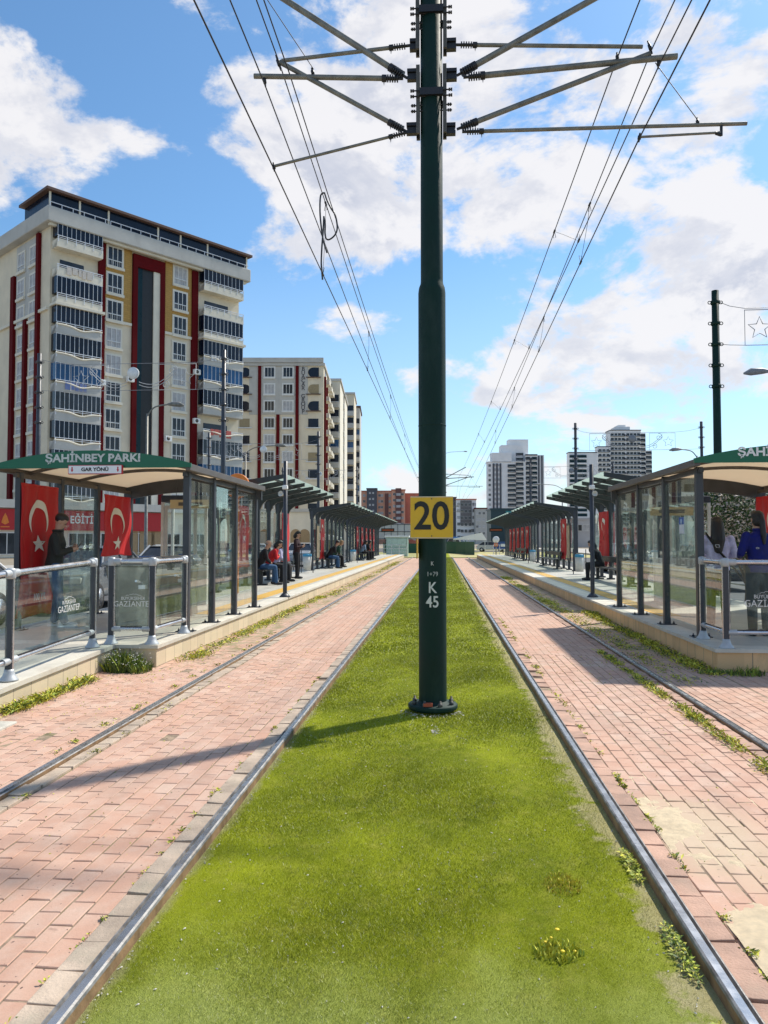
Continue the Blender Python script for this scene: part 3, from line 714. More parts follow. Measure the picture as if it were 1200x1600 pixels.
    def clamp(px, py, px2, py2, r=.017):
        b_ = MB(); a, c = L(px, py), L(px2, py2); n_ = 5
        b_.tube([a, a.lerp(c, .3), a.lerp(c, .31), a.lerp(c, .7), a.lerp(c, .71), c], [r*.5, r*.6, r, r, r*.6, r*.45], 8); b_.build('wire_clamp', black_rubber, m)
    for a_ in ((431, 86, 439, 110), (412, 116, 415, 136), (427, 254, 429, 268), (487, 106, 490, 120), (1012, 64, 1019, 84), (1030, 90, 1028, 108), (1000, 208, 998, 222), (964, 82, 965, 98), (1089, 184, 1091, 198)): clamp(*a_)
    b_ = MB()
    for a_, c_ in (((418, 0), (490, 108)), ((1024, 98), (1089, 186))): b_.tube([L(*a_), L(*c_)], .0045, 5)
    b_.build('stay_wire', wire_m, m)
    return m
mast = make_mast(True)
tag(mast, 'tall dark green mast in the turf carrying the yellow 20 plate', 'catenary mast')
m2 = make_mast(False); m2.location = (.0, 56, 0); tag(m2, 'second catenary mast, seen behind the near green pole', 'catenary mast')
m3 = copy_tree(m2); m3.location = (.1, 104, 0); tag(m3, 'farthest catenary mast, beyond the ends of the platforms', 'catenary mast')

# ------------------------------------------------------------------ overhead wires
def wire(name, nodes, sag, r, label, far=1.0):
    pts = []; rs = []
    for (x0, y0, z0), (x1, y1, z1) in zip(nodes[:-1], nodes[1:]):
        for k in range(24):
            u = k/24; x = x0+(x1-x0)*u; y = y0+(y1-y0)*u; z = z0+(z1-z0)*u-sag*4*u*(1-u)
            pts.append((x, y, z)); rs.append(r)
    pts.append(nodes[-1]); rs.append(r)
    return tag(MB().tube(pts, rs, 6).build(name, wire_m), label, 'overhead wire')
A = lambda px, py: tuple(at(px, py, Y=7.4))
WR = {}
def W(k, name, px, py, xf, zf, xb, zb, sag, r, label):
    a = A(px, py); WR[k] = ((a[0], 7.4, a[2]), (xf, 56, zf), sag)
    wire(name, [(xb, -38, zb), (a[0], 7.4, a[2]), (xf, 56, zf), (a[0], 104, zf)], sag, r, label)
W('l1', 'contact_wire', 427, 262, -1.30, 5.3, -2.1, 5.3, .02, .0075, 'lowest contact wire over the left track, outermost of its four')
W('l2', 'contact_wire', 414, 133, -1.42, 5.35, -2.0, 6.1, .22, .0070, 'wire clipped under the horizontal left tube, second from outside')
W('l3', 'messenger_wire', 436, 97, -1.35, 6.3, -1.7, 6.3, .42, .0065, 'messenger wire clamped at the tip of the left cantilever')
W('l4', 'messenger_wire', 453, 117, -1.28, 6.2, -1.7, 6.4, .36, .0065, 'innermost wire over the left track, nearest the green mast')
W('r1', 'messenger_wire', 964, 92, 1.28, 6.3, 1.95, 6.4, .36, .0065, 'innermost wire over the right track, nearest the green mast')
W('r2', 'messenger_wire', 1019, 76, 2.20, 6.3, 2.4, 6.3, .42, .0065, 'messenger wire clamped at the tip of the right cantilever')
W('r3', 'contact_wire', 1028, 106, 1.35, 5.4, 2.8, 6.2, .22, .0070, 'wire hung under the thick right tube, crossing its neighbour')
W('r4', 'contact_wire', 998, 218, 2.30, 5.35, 2.3, 5.4, .02, .0075, 'lowest contact wire over the right track, outermost of its four')
def wp(k, y):
    a, b_, sag = WR[k]; u = (y-7.4)/(56-7.4)
    return Vector((a[0]+(b_[0]-a[0])*u, y, a[2]+(b_[2]-a[2])*u-sag*4*u*(1-u)))
for i, (k1, k2, ys) in enumerate((('l3', 'l1', (10.4, 16.4, 23, 31)), ('r1', 'r3', (11.3, 17, 24, 31)), ('r2', 'r4', (10.6, 15.5, 22, 30)))):
    for j, y in enumerate(ys):
        a, c = wp(k1, y), wp(k2, y+.05); mb = MB()
        mb.tube([a, a.lerp(c, .35)+Vector((.012, 0, 0)), c], .0032, 5)
        for e_ in (a, c):
            mb.tube([e_+Vector((0, -.05, 0)), e_+Vector((0, .05, 0))], .015, 6)
            mb.tube([e_+Vector((0, 0, .0)), e_+Vector((.02, 0, -.09 if e_ is a else .09)), e_+Vector((-.02, 0, -.1 if e_ is a else .1)), e_], .004, 5)
        side = ('left outer', 'right inner', 'right outer')[i]
        tag(mb.build('dropper', wire_m), '%s dropper wire, number %d counted away from the mast' % (side, j+1) if False else 'thin dropper linking the %s wires, %s from the mast' % (side, ('nearest', 'second', 'third', 'farthest')[j]), 'dropper', 'droppers on the overhead wires')
# looped feeder jumper on the left
def bez(pts, n=8):
    out = []; P_ = [Vector(p) for p in pts]
    for i in range(len(P_)-1):
        p0 = P_[max(i-1, 0)]; p1 = P_[i]; p2 = P_[i+1]; p3 = P_[min(i+2, len(P_)-1)]
        for k in range(n):
            t_ = k/n; out.append(.5*((2*p1)+(-p0+p2)*t_+(2*p0-5*p1+4*p2-p3)*t_*t_+(-p0+3*p1-3*p2+p3)*t_**3))
    out.append(P_[-1]); return out
jp = [(507, 301), (501, 306), (500, 330), (502, 355), (505, 375), (511, 395)]
jp2 = [(507, 301), (511, 313), (517, 325), (524, 337), (527, 355), (524, 366), (517, 373), (511, 374), (508, 366), (508, 350), (506, 338)]
jp3 = [(506, 338), (505, 360), (503, 385), (502, 410), (503, 425), (504, 437)]
mb = MB()
for J, ym in ((jp, 10.6), (jp2, 10.6), (jp3, 10.7)): mb.tube(bez([at(*q, Y=ym) for q in J]), .012, 8)
tag(mb.build('feeder_jumper', black_rubber), 'looped thick black jumper cable hanging among the left overhead wires', 'cable')
# ------------------------------------------------------------------ station shelters (near, with green fascia)
PZ = .28
poly_roof = bpy.data.materials.new('opal_roof_sheet'); poly_roof.use_nodes = True; t = N(poly_roof.node_tree); b = poly_roof.node_tree.nodes['Principled BSDF']
poly_roof.node_tree.nodes.remove(b)
df = t.n('ShaderNodeBsdfDiffuse'); t.put(df.inputs[0], (.78, .70, .58)); tl = t.n('ShaderNodeBsdfTranslucent'); t.put(tl.inputs[0], (.85, .74, .60))
mx = t.n('ShaderNodeMixShader'); mx.inputs[0].default_value = .55
poly_roof.node_tree.links.new(df.outputs[0], mx.inputs[1]); poly_roof.node_tree.links.new(tl.outputs[0], mx.inputs[2])
poly_roof.node_tree.links.new(mx.outputs[0], [n for n in poly_roof.node_tree.nodes if n.type == 'OUTPUT_MATERIAL'][0].inputs[0])
brown_steel = pm('brown_grey_steel', (.10, .085, .075), .5, var=.2)
sign_white = pm('sign_white', (.80, .80, .80), .45, var=.02)
sign_red = pm('sign_red', (.5, .02, .04), .5, var=.02)
def shelter(s, ys, xin, label):
    e = empty('tram_shelter', (0, 0, 0)); tag(e, label, 'shelter')
    X = lambda v: s*v
    xo = 6.28; y0, y1 = ys[0]-.42, ys[-1]+.15
    zb = 2.60
    # posts
    for i, y in enumerate(ys):
        for x, w_ in ((xin, .075), (xo, .065)):
            z1 = zb+.02
            p = MB(); p.box(X(x)-w_/2-.01, X(x)+w_/2+.01, y-.05, y+.05, PZ, z1)
            po = p.build('post', dark_steel, e, bevel=.008)
            f = MB(); f.box(X(x)-.13, X(x)+.13, y-.09, y+.09, PZ+.001, PZ+.012)
            for bx in (-.105, .105):
                f.lathe([(0, 0), (.018, 0), (.018, .018), (.008, .02), (.008, .04), (0, .04)], (X(x)+bx, y, PZ+.012), 6)
            f.build('foot_plate', dark_steel, po)
    # arch
    xa_, xb_ = xin-.14, xo+.12
    def arch(u, base, rise): return base+rise*(1-(2*u-1)**2)
    n = 16
    def strip(yA, yB, th0, base, rise, m=0):
        mb = MB(); vs = []
        for i in range(n+1):
            u = i/n; x = X(xa_+(xb_-xa_)*u); z = arch(u, base, rise)
            for yy in (yA, yB):
                vs += [(x, yy, z), (x, yy, z-th0)]
        fs = []
        for i in range(n):
            a = i*4; c = a+4
            fs += [(a, a+2, c+2, c), (a+1, c+1, c+3, a+3), (a, c, c+1, a+1), (a+2, a+3, c+3, c+2)]
        fs += [(0, 1, 3, 2), (n*4, n*4+2, n*4+3, n*4+1)]
        mb.add(vs, fs, m); return mb
    strip(y0+.03, y1, .012, zb+.085, .19).build('roof_sheet', poly_roof, e)
    for y in [y0+.9, (y0+y1)/2+.15]+[y1-.06]:
        strip(y-.025, y+.025, .05, zb+.070, .19).build('roof_rib', brown_steel, e)
    strip(ys[-1]-.04, ys[-1]+.04, .25, zb+.06, .17).build('end_arch', dark_steel, e)
    # eaves
    for x in (xa_, xb_):
        MB().box(X(x)-.035, X(x)+.035, y0+.02, y1, zb+.0, zb+.095).build('eaves_beam', brown_steel, e, bevel=.006)
    MB().box(X(xin)-.03, X(xin)+.03, y0+.3, y1, zb-.06, zb+.0).build('eaves_beam', dark_steel, e)
    MB().box(X(xo)-.03, X(xo)+.03, y0+.3, y1, zb-.06, zb+.0).build('eaves_beam', brown_steel, e)
    # green fascia: segment of a circle with straight foot
    mb = MB(); top = []
    for i in range(n*2+1):
        u = i/(n*2); top.append((X(xa_-.05+(xb_-xa_+.10)*u), arch(u, zb+.10, .19)))
    poly = top+[(X(xb_+.05), zb+.04), (X(xa_-.05), zb+.04)]
    vs = [(x, yy, z) for yy in (y0, y0+.035) for x, z in poly]; m_ = len(poly)
    fs = []
    for i in range(len(top)-1):   # quads between arch and foot, front and back
        pass
    mb2 = MB(); vs = []
    for i, (x, z) in enumerate(top):
        for yy in (y0, y0+.035): vs += [(x, yy, z), (x, yy, zb+.04)]
    fs = []
    for i in range(len(top)-1):
        a = i*4; c = a+4; fs += [(a, c, c+1, a+1), (a+2, a+3, c+3, c+2), (a, a+2, c+2, c), (a+1, c+1, c+3, a+3)]
    fs += [(0, 1, 3, 2), (len(vs)-4, len(vs)-2, len(vs)-1, len(vs)-3)]
    mb2.add(vs, fs); fa = mb2.build('fascia', fascia_green, e)
    xc = X((xa_+xb_)/2)
    if s < 0: text('ŞAHİNBEY PARKI', .158, white_letter, fa, (xc+.03, y0-.004, zb+.175), offset=.005, squash=1.13)
    else: text('ŞAHİNBEY PARKI', .158, wht, fa, (4.62, y0-.004, zb+.175), offset=.005, squash=1.13)
    # hanging direction sign
    w2 = .395; cx = xc+.09 if s < 0 else 4.76; z0_, z1_ = zb-.055, zb+.075
    sg = MB().box(cx-w2, cx+w2, y0-.055, y0-.012, z0_, z1_).build('direction_sign', sign_red, e, bevel=.003)
    MB().box(cx-w2+.010, cx+w2-.010, y0-.058, y0-.056, z0_+.010, z1_-.010).build('sign_face', sign_white, sg)
    text('GAR YÖNÜ' , .070, blk, sg, (cx, y0-.060, (z0_+z1_)/2), offset=.002, squash=1.1)
    for k in (-1, 1):
        a_ = MB(); zc = (z0_+z1_)/2; xx = cx+k*(w2-.06)
        a_.prism([(xx-.020, zc), (xx, zc-.038), (xx+.020, zc)], y0-.0600, y0-.0585); a_.prism([(xx-.009, zc-.002), (xx+.009, zc-.002), (xx+.009, zc+.038), (xx-.009, zc+.038)], y0-.0598, y0-.0584)
        a_.build('arrow', sign_red, sg)
    # strip lamp under roof
    l0 = Vector((X(xin+.35), y0+.55, zb+.13)); l1 = Vector((X(xin+1.0), y0+.25, zb+.17))
    b_ = MB(); b_.tube([l0, l1], .035, 8); dd = (l1-l0).normalized()
    for k in range(9): c = l0.lerp(l1, .1+k*.1); b_.tube([c, c+dd*.012], .042, 8)
    b_.build('strip_lamp', galv_dark, e)
    # glass
    for i in range(len(ys)-1):
        g = MB().box(X(xin)-.005, X(xin)+.005, ys[i]+.055, ys[i+1]-.055, PZ+.12, zb-.10).build('glass_panel', glass, e)
        for zz in (.45, 2.25): 
            for yy in (ys[i]+.05, ys[i+1]-.05): MB().box(X(xin)-.014, X(xin)+.014, yy-.02, yy+.02, zz+PZ, zz+PZ+.05).build('glass_clip', galv_dark, g)
    for i in (1,): MB().box(X(xo)-.005, X(xo)+.005, ys[i]+.05, ys[i+1]-.05, PZ+.12, 2.40).build('glass_panel', glass, e)
    return e
YL = [11.0, 12.25, 13.6, 15.1]; YR = [10.9, 12.5, 14.1, 15.75]
shelter(-1, YL, 3.72, 'near left tram shelter with green arched fascia and red flags inside')
SR = shelter(1, YR, 3.55, 'near right tram shelter with green arched fascia, cut by the frame')
p_ = at(1065, 820, X=3.54); q_ = MB(); q_.box(3.538, 3.543, p_.y-.11, p_.y+.11, p_.z-.13, p_.z+.11); q_ = q_.build('notice_sticker', pm('sticker_paper', (.55, .60, .66), .6), SR)
MB().box(3.536, 3.5375, p_.y-.11, p_.y+.11, p_.z+.005, p_.z+.11).build('blue_header', pm('sticker_blue', (.02, .09, .35), .5), q_)
MB().lathe([(0, 0), (.04, 0), (.04, .002), (0, .002)], (3.533, p_.y, p_.z+.05), 16, axis='X').build('round_mark', pm('sticker_pale', (.35, .5, .7), .5), q_)

# ------------------------------------------------------------------ flags
def flag(s, X0, y0, y1, z0, z1, label, star=True, amp=.026, small=False):
    """cloth in a YZ plane, facing the tracks; crescent opens downwards"""
    e = empty('hanging_flag', (X0, (y0+y1)/2, z1)); W_ = (y1-y0); H = z1-z0
    def P(u, v, o=0.0):   # u along y 0..1, v down 0..1
        return (-s*(o)+amp*math.sin(u*9+v*3.5)*(.35+v)+amp*.5*math.sin(u*23+v*4)+amp*.7*math.sin(v*9+u*3+1), (u-.5)*W_+.012*math.sin(v*5), -v*H*(1+.012*math.sin(u*9)))
    nu, nv = (30, 34) if not small else (6, 8)
    vs = []; 
    for o_ in (0, .004):
        vs += [P(i/nu, j/nv, -o_) for j in range(nv+1) for i in range(nu+1)]
    K = (nu+1)*(nv+1); fs = []
    for j in range(nv):
        for i in range(nu):
            a = j*(nu+1)+i; q = (a, a+1, a+nu+2, a+nu+1); fs.append(q); fs.append(tuple(k+K for k in q[::-1]))
    edge = [i for i in range(nu+1)]+[j*(nu+1)+nu for j in range(1, nv+1)]+[nv*(nu+1)+i for i in range(nu-1, -1, -1)]+[j*(nu+1) for j in range(nv-1, 0, -1)]
    for i in range(len(edge)): a, c = edge[i], edge[(i+1) % len(edge)]; fs.append((a, c, c+K, a+K))
    mb = MB(); mb.add(vs, fs, 0, True); mb.build('cloth', flag_red, e)
    # crescent (outer circle minus offset inner circle)
    R0 = .285; cy, cz = .46*W_, .23+R0*1.0; n = 28; vs = []; fs = []
    a0 = R_(128)
    for i in range(n+1):
        q = -a0+2*a0*i/n; ox, oz = math.sin(q)*R0, -math.cos(q)*R0
        # inner: circle radius .8 R0 centred .25 R0 lower
        q2 = q*1.13 if abs(q*1.13) < math.pi else q
        r1 = .80*R0; ix, iz = math.sin(q2)*r1, -math.cos(q2)*r1+.235*R0
        if i in (0, n): ix, iz = ox, oz
        for yy, zz in ((ox, oz), (ix, iz)): vs.append(P((cy+yy)/W_, (cz+zz)/H, .007))
    for i in range(n): fs.append((2*i, 2*i+1, 2*i+3, 2*i+2))
    mb = MB(); mb.add(vs, fs); mb.build('crescent', flag_white, e, fix=False)
    if star:
        rs = R0*.50; sc = cz+R0*1.42; vs = [P(cy/W_, sc/H, .007)]
        for k in range(10):
            q = math.pi*k/5; r = rs if k % 2 == 0 else rs*.40
            vs.append(P((cy+math.sin(q)*r)/W_, (sc-math.cos(q)*r)/H, .007))
        mb = MB(); mb.add(vs, [(0, 1+k, 1+(k+1) % 10) for k in range(10)]); mb.build('star', flag_white, e, fix=False)
    tag(e, label, 'flag', 'red flags hung in the shelters'); return e
f1 = flag(-1, -6.20, 10.88, 12.06, .46, 2.46, 'large red crescent flag behind the standing man with the phone')
text('100 YIL', .15, wht, f1, (.035, -.05, -1.72), rot=(math.pi/2, 0, math.pi/2), name='lettering', squash=.8)
flag(-1, -6.20, 13.68, 14.98, 1.32, 2.46, 'shorter red flag with crescent and star above the ticket machine')
flag(1, 6.20, 14.2, 15.62, .9, 2.46, 'red flag behind the woman in blue at the right frame edge')

# ------------------------------------------------------------------ cantilever canopies further along
canopy_black = pm('canopy_dark_steel', (.025, .030, .032), .45, var=.2)
def canopy(s, y0, nb, label, sp=1.5, sign=None):
    e = empty('platform_canopy', (0, y0, 0)); tag(e, label, 'canopy', 'glass canopies along the tram platforms')
    X = lambda v: s*v
    xb_, xt = 5.86, 4.03
    zf = lambda x: 2.96+(5.86-x)/(5.86-4.03)*.30
    for i in range(nb):
        y = i*sp
        p = MB(); p.box(X(5.78)-.055, X(5.78)+.055, y-.06, y+.06, PZ, zf(5.8)-.05); p.box(X(5.78)-.12, X(5.78)+.12, y-.12, y+.12, PZ, PZ+.05)
        p.build('post', dark_steel, e, bevel=.006)
        # beam: tapered, with a curved haunch
        prof = [(xb_+.05, zf(xb_)+.07), (xt, zf(xt)+.045), (xt, zf(xt)-.055), (xt+.5, zf(xt+.5)-.085), (5.2, zf(5.2)-.12), (5.50, zf(5.5)-.14), (5.64, zf(5.64)-.24), (5.72, zf(5.72)-.40), (xb_+.0, zf(xb_)-.40)]
        MB().prism([(X(a), b2) for a, b2 in prof], y-.045, y+.045).build('roof_beam', canopy_black, e)
        if i < nb-1:
            g = MB(); g.obox((X((xb_+xt)/2), y+sp/2, zf((xb_+xt)/2)+.055), (X((xb_-xt)/2+.03), 0, -.15), (0, sp/2-.06, 0), (0, 0, .006))
            g.build('roof_glass', glass_t, e)
            g = MB(); g.box(X(5.80)-.005, X(5.80)+.005, y+.07, y+sp-.07, PZ+.32, 2.62); g.build('back_glass', glass, e)
    L = (nb-1)*sp
    MB().box(X(xb_+.02)-.04, X(xb_+.02)+.04, -.06, L+.06, zf(xb_)-.02, zf(xb_)+.10).build('gutter', canopy_black, e)
    for xx in (4.35, 5.0):
        MB().box(X(xx)-.02, X(xx)+.02, .03, L-.03, zf(xx)-.03, zf(xx)+.02).build('purlin', canopy_black, e)
    if sign:
        b_ = MB(); b_.box(X(4.3), X(5.5), L-.25, L-.05, 2.42, 2.74); o_ = b_.build('display_box', blk, e)
        MB().box(X(4.4), X(5.4), L-.262, L-.252, 2.54, 2.62).build('display_text', pm('dim_orange_letters', (.5, .10, .03), .5), o_)
    return e
def bench(s, y0, n, label, x=5.38):
    e = empty('bench', (s*x, y0, PZ))
    MB().box(-.20, .20, 0, n*.55, .42, .46).build('seat', canopy_black, e, bevel=.01)
    MB().box(s*.18-.02, s*.18+.02, 0, n*.55, .62, .80).build('backrest', canopy_black, e, bevel=.006)
    for y in (.25, n*.55-.25):
        b_ = MB(); b_.box(-.05, .05, y-.05, y+.05, .04, .42); b_.box(-.2, .2, y-.07, y+.07, 0, .04); b_.box(s*.13, s*.2, y-.03, y+.03, .4, .8); b_.build('leg', canopy_black, e)
    tag(e, label, 'bench', 'benches under the canopies')
names = {0: 'first glass canopy of the %s platform, just past its near shelter', 1: 'second glass canopy of the %s platform, past the litter bin', 2: 'farthest glass canopy of the %s platform with dark display board'}
for s, side in ((-1, 'left'), (1, 'right')):
    canopy(s, 19.4, 7 if s < 0 else 8, names[0] % side); canopy(s, 34.0, 8, names[1] % side, sp=1.55); canopy(s, 46.9, 16, names[2] % side, sp=1.55, sign=True)
    if s > 0: MB
    bench(s, 22.4, 9, 'long dark bench under the first canopy of the %s platform' % side)
    bench(s, 36.2, 10, 'long dark bench under the second canopy of the %s platform' % side)
    bench(s, 51.0, 12, 'long dark bench under the farthest canopy of the %s platform' % side)
# near benches on the right in front of the back glass
flag(-1, -5.66, 20.95, 22.35, .85, 2.6, 'red flag between the first posts of the first left canopy', small=True)
flag(-1, -5.66, 26.9, 28.35, .85, 2.6, 'red flag near the far end of the first left canopy', small=True)
flag(1, 5.66, 26.75, 28.1, .75, 2.62, 'red flag behind the seated person under the first right canopy', small=True, amp=.03)
for s, side in ((-1, 'left'), (1, 'right')):
    flag(s, s*5.66, 35.6, 37.0, .75, 2.62, 'red flag at the near end of the second %s canopy' % side, small=True)
    for k in range(5):
        y = 50.9+k*3.1
        flag(s, s*5.66, y, y+1.3, .75, 2.55, '%s of the five dark red flags under the farthest %s canopy' % (('nearest', 'second', 'middle', 'fourth', 'last')[k], side), small=True)
    # glazed map panel by the end post
    e = empty('notice_board', (s*5.62, 34.75, PZ), s*-math.pi/2 if s > 0 else math.pi/2); MB().box(-.42, .42, 0, .05, .45, 2.1).build('frame', canopy_black, e); MB().box(-.37, .37, -.008, -.002, .55, 2.0).build('paper', pm('faded_paper', (.50, .38, .24), .7, var=.3, scale=5), e)
    tag(e, 'tall framed notice board at the near end of the second %s canopy' % side, 'notice board')

# ------------------------------------------------------------------ loudspeaker poles
for s, side in ((-1, 'left'), (1, 'right')):
    e = empty('loudspeaker_pole', (s*3.68 if s < 0 else 3.53, 17.9 if s < 0 else 18.4, PZ))
    p = MB(); p.lathe([(.05, 0), (.05, 3.12 if s > 0 else 3.2), (0, 3.13 if s > 0 else 3.21)], n=16); p.build('pole', dark_steel, e)
    MB().lathe([(0, 0), (.13, 0), (.13, .015), (.06, .09), (.05, .09)], n=16).build('base', dark_steel, e)
    b_ = MB(); b_.lathe([(0, -.09), (.035, -.09), (.04, -.02), (.062, .05), (.066, .065), (.055, .055), (0, .02)], (0, 0, 0), 16, axis='Y')
    o_ = b_.build('loudspeaker', offwhite, e); o_.location = (-.075 if s < 0 else .075, -.05, 2.42); o_.rotation_euler = (R_(8), 0, R_(160))
    b_ = MB(); b_.box(-.06, .06, -.07, .07, -.05, .05); o_ = b_.build('camera_box', wht, e, bevel=.02); o_.location = (0, -.03, 2.58)
    tag(e, 'slim dark pole with small white loudspeaker on the %s platform edge' % side, 'pole', 'loudspeaker poles on the platform edges')

# ------------------------------------------------------------------ railings
def railing(pts, label, post_idx=None, texts=()):
    """pts: list of (x,y,zbase); posts at all, rails and glass between"""
    e = empty('railing', pts[0]); o0 = Vector(pts[0])
    P_ = [Vector(p)-o0 for p in pts]
    for p in P_:
        b_ = MB(); b_.box(p.x-.032, p.x+.032, p.y-.028, p.y+.028, p.z, p.z+1.06); po = b_.build('post', dark_steel, e, bevel=.004)
        b_ = MB()
        for dx in (-.034, .034): b_.box(p.x+dx-.006, p.x+dx+.006, p.y-.012, p.y+.012, p.z+.10, p.z+1.05)
        b_.build('edge_strip', alu, po)
        b_ = MB(); b_.lathe([(0, 0), (.092, 0), (.088, .012), (.062, .045), (.048, .085), (.045, .11), (0, .11)], p, 16); b_.build('foot_cover', cast_grey, po)
        b_ = MB(); b_.lathe([(0, -.055), (.045, -.055), (.050, -.04), (.050, .03), (.042, .048), (0, .056)], (p.x, p.y, p.z+1.055), 16); b_.build('cap', cast_grey, po)
    for a, c in zip(P_[:-1], P_[1:]):
        d_ = (c-a); u = Vector((d_.x, d_.y, 0)).normalized(); k = d_.normalized()
        for h, r in ((1.055, .030), (.19, .025)):
            A_, C_ = a+k*.04+Vector((0, 0, h)), c-k*.04+Vector((0, 0, h))
            MB().tube([A_, C_], r, 14).build('rail_tube', alu, e)
            for q, sg_ in ((A_, 1), (C_, -1)): MB().tube([q-k*sg_*.02, q+k*sg_*.085], r+.011, 14).build('socket', cast_grey, e)
            b_ = MB(); n_ = Vector((-u.y, u.x, 0)); b_.obox((A_+C_)/2-Vector((0, 0, r-.004))*(1 if h > .5 else -1), (C_-A_)/2*.96, n_*.012, (0, 0, .012)); b_.build('glazing_channel', black_rubber, e)
        n_ = Vector((-u.y, u.x, 0)); mid = (a+c)/2
        b_ = MB(); A0 = a+k*.06; C0 = c-k*.06; off = n_*.004
        vs = [A0+off+Vector((0, 0, .21)), C0+off+Vector((0, 0, .21)), C0+off+Vector((0, 0, 1.03)), A0+off+Vector((0, 0, 1.03))]
        vs += [v-off*2 for v in vs]
        b_.add(vs, [(0,1,2,3),(7,6,5,4),(0,4,5,1),(1,5,6,2),(2,6,7,3),(3,7,4,0)]); b_.build('glass_panel', glass, e)
    tag(e, label, 'railing'); return e
def glass_print(e, c, yaw, sc=1.0):
    """city lettering with its skyline arc on a railing pane"""
    pr = empty('glass_print', c, yaw); pr.parent = e
    text('BÜYÜKŞEHİR', .070*sc, wht, pr, (0, 0, .075*sc), squash=.92, extrude=.0005, offset=-.0005)
    text('GAZİANTEP', .125*sc, wht, pr, (0, 0, -.015*sc), squash=.92, extrude=.0005, offset=-.0012)
    pts = [(-.12, .115), (-.10, .13), (-.07, .125), (-.05, .145), (-.02, .140), (.0, .152), (.03, .142), (.05, .150), (.08, .13), (.11, .128), (.13, .115)]
    MB().tube([(x*sc, 0, z*sc) for x, z in pts], .0022*sc, 5).build('skyline_arc', wht, pr)
rA = [(-4.25, 5.55, .150), (-4.27, 7.35, .222), (-4.33, 9.30, .280)]
e = railing(rA, 'ramp handrail with glass panes climbing towards the left platform')
glass_print(e, Vector((-4.31+.012, 8.62, .83))-Vector(rA[0]), math.atan2(2.0, -.04)-0.0, .85)
rB = [(-4.24, 9.63, .28), (-3.70, 9.63, .28), (-3.68, 10.80, .28)]
e = railing(rB, 'short corner railing of glass panes at the front of the left platform')
glass_print(e, Vector((-3.95, 9.618, .80))-Vector(rB[0]), 0, .80)
rC = [(3.52, 10.72, .28), (3.50, 9.82, .28), (5.30, 9.82, .28), (6.6, 9.82, .28)]
e = railing(rC, 'corner railing with printed glass at the front of the right platform')
glass_print(e, Vector((4.02, 9.808, .84))-Vector(rC[0]), 0, .95)

# ------------------------------------------------------------------ ticket machines, booth, bins
steel_box = pm('machine_steel', (.24, .25, .25), .4, .5, var=.15)
screen_m = pm('blue_screen', (.05, .12, .30), .2)
def validator(loc, rz, label):
    e = empty('ticket_gate', loc, rz)
    b_ = MB(); b_.prism([(-.40, .02), (.22, .02), (.30, .50), (.40, .93), (-.42, .93), (-.36, .5)], -.13, .13, 'X'); b_.build('cabinet', pm('machine_olive_grey', (.24, .22, .17), .45, .3, var=.15), e, bevel=.02)
    b_ = MB(); b_.prism([(-.45, .94), (.45, .94), (.45, .98), (.30, 1.04), (-.36, 1.08), (-.45, .99)], -.17, .17, 'X'); b_.build('top_hood', pm('hood_grey', (.30, .31, .32), .35, .4), e, bevel=.02)
    b_ = MB(); b_.box(-.10, .10, -.32, -.12, 1.066, 1.09); b_.build('screen', screen_m, e)
    b_ = MB(); b_.box(-.30, -.16, -.30, -.20, .60, .66); b_.build('stub_arm', alu, e)
    for q in (0,):
        c = Vector((-.30, -.25, .70)); dq = Vector((-math.cos(R_(q+30))*.1-.05, math.sin(R_(q))*.42, math.cos(R_(q))*.42))
        if q == 0: dq = Vector((-.22, 0, .03))
        b_ = MB(); b_.tube([c, c+dq], .018, 8); b_.build('turnstile_arm', alu, e)
    tag(e, label, 'ticket gate')
validator((-4.72, 11.5, PZ), R_(90), 'steel ticket gate with blue screen behind the left corner railing')
validator((-4.75, 13.4, PZ), R_(85), 'second steel ticket gate, behind the glass of the left shelter')
def booth(loc, rz, label, s=1):
    e = empty('ticket_booth', loc, rz); W_, D_, H = .95, .9, 2.12
    fr = pm('booth_frame_white', (.62, .62, .58), .45)
    b_ = MB(); b_.box(-W_/2, W_/2, -D_/2, D_/2, H, H+.14); b_.build('roof', dark_steel, e, bevel=.01)
    b_ = MB()
    for x in (-W_/2, W_/2-.06):
        for y in (-D_/2, D_/2-.06): b_.box(x, x+.06, y, y+.06, 0, H)
    b_.box(-W_/2+.06, W_/2-.06, -D_/2+.01, -D_/2+.04, 0, .95); b_.box(-W_/2+.01, -W_/2+.04, -D_/2+.06, D_/2-.06, 0, .95); b_.box(W_/2-.04, W_/2-.01, -D_/2+.06, D_/2-.06, 0, .95)
    b_.build('frame', fr, e, bevel=.006)
    b_ = MB(); b_.box(-W_/2+.06, W_/2-.06, -D_/2+.02, -D_/2+.03, 1.0, H-.02); b_.build('window', glass, e)
    b_ = MB(); b_.box(-.40, -.33, -D_/2-.03, -D_/2+.005, .05, 2.05); b_.box(.20, .27, -D_/2-.03, -D_/2+.005, .05, 2.05); b_.box(-.33, .20, -D_/2-.03, -D_/2+.005, 1.97, 2.05); b_.box(-.33, .20, -D_/2-.03, -D_/2+.005, .05, .95)
    dr = b_.build('door', pm('door_grey', (.45, .46, .45), .45), e, bevel=.004)
    MB().tube([(-.36, -D_/2-.05, .95), (-.36, -D_/2-.05, 1.1)], .012, 8).build('handle', alu, dr)
    b_ = MB(); b_.box(-W_/2+.2, W_/2-.1, -.05, .1, .0, 1.1); b_.build('counter', steel_box, e)
    tag(e, label, 'booth')
booth((-5.35, 15.95, PZ), R_(6), 'white framed ticket booth with open glass door in the left shelter')
booth((5.15, 17.0, PZ), R_(0), 'white framed booth behind the glass of the right shelter')
b_ = MB(); b_.box(-.42, .42, 0, .02, 0, .17)
